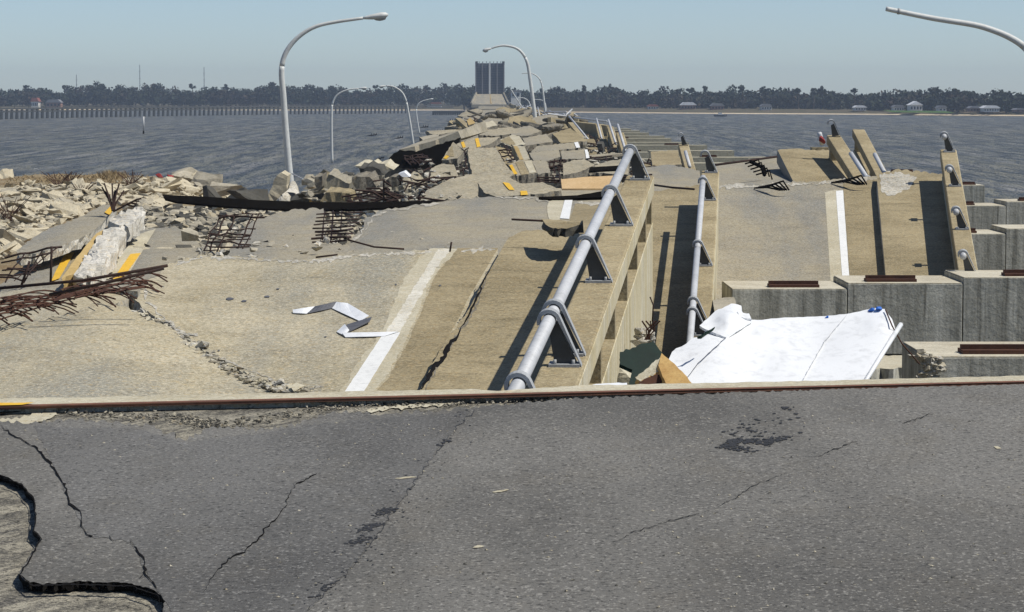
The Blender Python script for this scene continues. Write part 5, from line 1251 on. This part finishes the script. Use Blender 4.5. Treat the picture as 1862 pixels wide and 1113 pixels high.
bm = bmesh.new(); tube(bm, [sPb(1638, 590, .02), sPb(1604, 644, .0), sPb(1562, 712, 0)], .022, 6); obj('edge_trim', bm, 'sheet', wp)
for pth in ([(1330, 604), (1270, 660), (1240, 700)], [(1540, 572), (1500, 620), (1455, 700)]):
    bm = bmesh.new(); strip(pth, 1.3, sPb, .016, bm, jit=.1); obj('seam', bm, 'tapeg' if pth[0][0] < 1400 else 'hull', wp)
bm = bmesh.new(); hull(bm, sPb(1598, 560, .03), .055, random.Random(4), .6); hull(bm, sPb(1586, 563, .02), .035, random.Random(5), .5); hull(bm, sPb(1503, 576, .01), .025, random.Random(6), .4)
obj('blue_rag', bm, 'blue', label='blue rag snagged on the top corner of the white panel', cat='rag')
bm = bmesh.new(); tube(bm, [sPb(1610, 563, .03), sPb(1622, 592, .04), at(1640, 625, 24.6), at(1672, 662, 24.6)], .007, 5)
obj('snagged_wire', bm, 'rust', label='thin rusty wire dangling from the top corner of the white panel', cat='wire')
gc = thing('green_container_wreck', at(1190, 690, 23), 'torn dark green metal shell with yellowed foam edge beside the white panel', 'wreckage')
bm = patch_bm([(1127, 640, 2), (1150, 632, 2), (1175, 624, 2), (1187, 620, 1), (1205, 642, 1), (1195, 660, 1), (1160, 690, 1), (1140, 712, 0), (1150, 672, 1), (1127, 662, 2)], Surf(1160, 680, 23.2, -.3, .9), .03, 1, 6, 0, 10); obj('green_sheet', bm, ('green', 'green'), gc)
bm = patch_bm([(1268, 612, 1), (1300, 594, 1), (1284, 605, 1), (1275, 612, 1)], Surf(1280, 610, 23.9, 0, .6), .02, .5, 6); obj('green_scrap', bm, ('green', 'green'), gc)
bm = patch_bm([(1203, 642, 1), (1215, 652, 1), (1240, 675, 1), (1262, 700, 0), (1262, 712, 0), (1216, 712, 0), (1208, 690, 1), (1197, 664, 1)], Surf(1225, 690, 22.6, .2, .5), .06, 1, 6, 0, 8); obj('foam_edge', bm, ('foam', 'foam'), gc)
bm = patch_bm([(1155, 686, 1), (1180, 668, 2), (1200, 650, 1), (1210, 668, 2), (1190, 680, 2), (1165, 694, 1)], Surf(1180, 680, 22.8, .1, .8), .05, 1.5, 4, 0, 0); obj('torn_lining', bm, ('patch', 'foam'), gc)
bm = patch_bm([(1162, 694, 1), (1195, 680, 1), (1212, 690, 1), (1222, 712, 0), (1160, 712, 0)], Surf(1190, 700, 22.7, .1, 1.2), .05, 1, 5); obj('rusty_inner', bm, ('rust', 'rust'), gc)
bm = patch_bm([(1060, 702, 1), (1100, 697, 1), (1140, 696, 1), (1140, 706, 0), (1050, 708, 0)], Surf(1100, 704, 19.6, 0, .15), .04, .5, 8); obj('white_scrap', bm, ('sheet', 'sheet'), label='white scrap strip lying along the road end left of the green wreck', cat='scrap')
bm = bmesh.new(); 
for k in range(28): hull(bm, at(1165+random.gauss(8, 9), 618+random.gauss(0, 7), 29), random.uniform(.03, .09), rnd2, .7, 0)
obj('crumbled_concrete', bm, 'broken', kind='stuff', label='crumbled concrete at the broken foot of the outer parapet wall', cat='rubble')
bm = bmesh.new()
for k in range(6): a = at(1172+k*2, 618, 28.8); tube(bm, [a, a+Vector((random.uniform(-.05, .1), 0, .1)), a+Vector((random.uniform(-.1, .12), 0, .2))], .009, 4)
obj('wall_rebar', bm, 'rust', label='rusty bar ends sticking up above the green wreck', cat='rebar')
block([(1128, 670), (1150, 690), (1160, 712), (1140, 712), (1122, 695)], 23.6, .3, 'small beige board propped left of the green wreck', 'patch')
# ------------------------------------------------------------ haze
bm = bmesh.new(); wbox(bm, -1600, 1600, -60, 2600, -1, 34); hz = obj('haze', bm, (), kind='stuff')
m = bpy.data.materials.new('haze'); m.use_nodes = True; m.node_tree.nodes.remove(m.node_tree.nodes['Principled BSDF'])
pv_ = m.node_tree.nodes.new('ShaderNodeVolumePrincipled'); pv_.inputs['Color'].default_value = (.72, .84, 1., 1); pv_.inputs['Density'].default_value = .0002; pv_.inputs['Anisotropy'].default_value = .3
m.node_tree.links.new(pv_.outputs[0], m.node_tree.nodes['Material Output'].inputs['Volume']); hz.data.materials.append(m)
S.cycles.max_bounces = 6; S.cycles.volume_bounces = 0
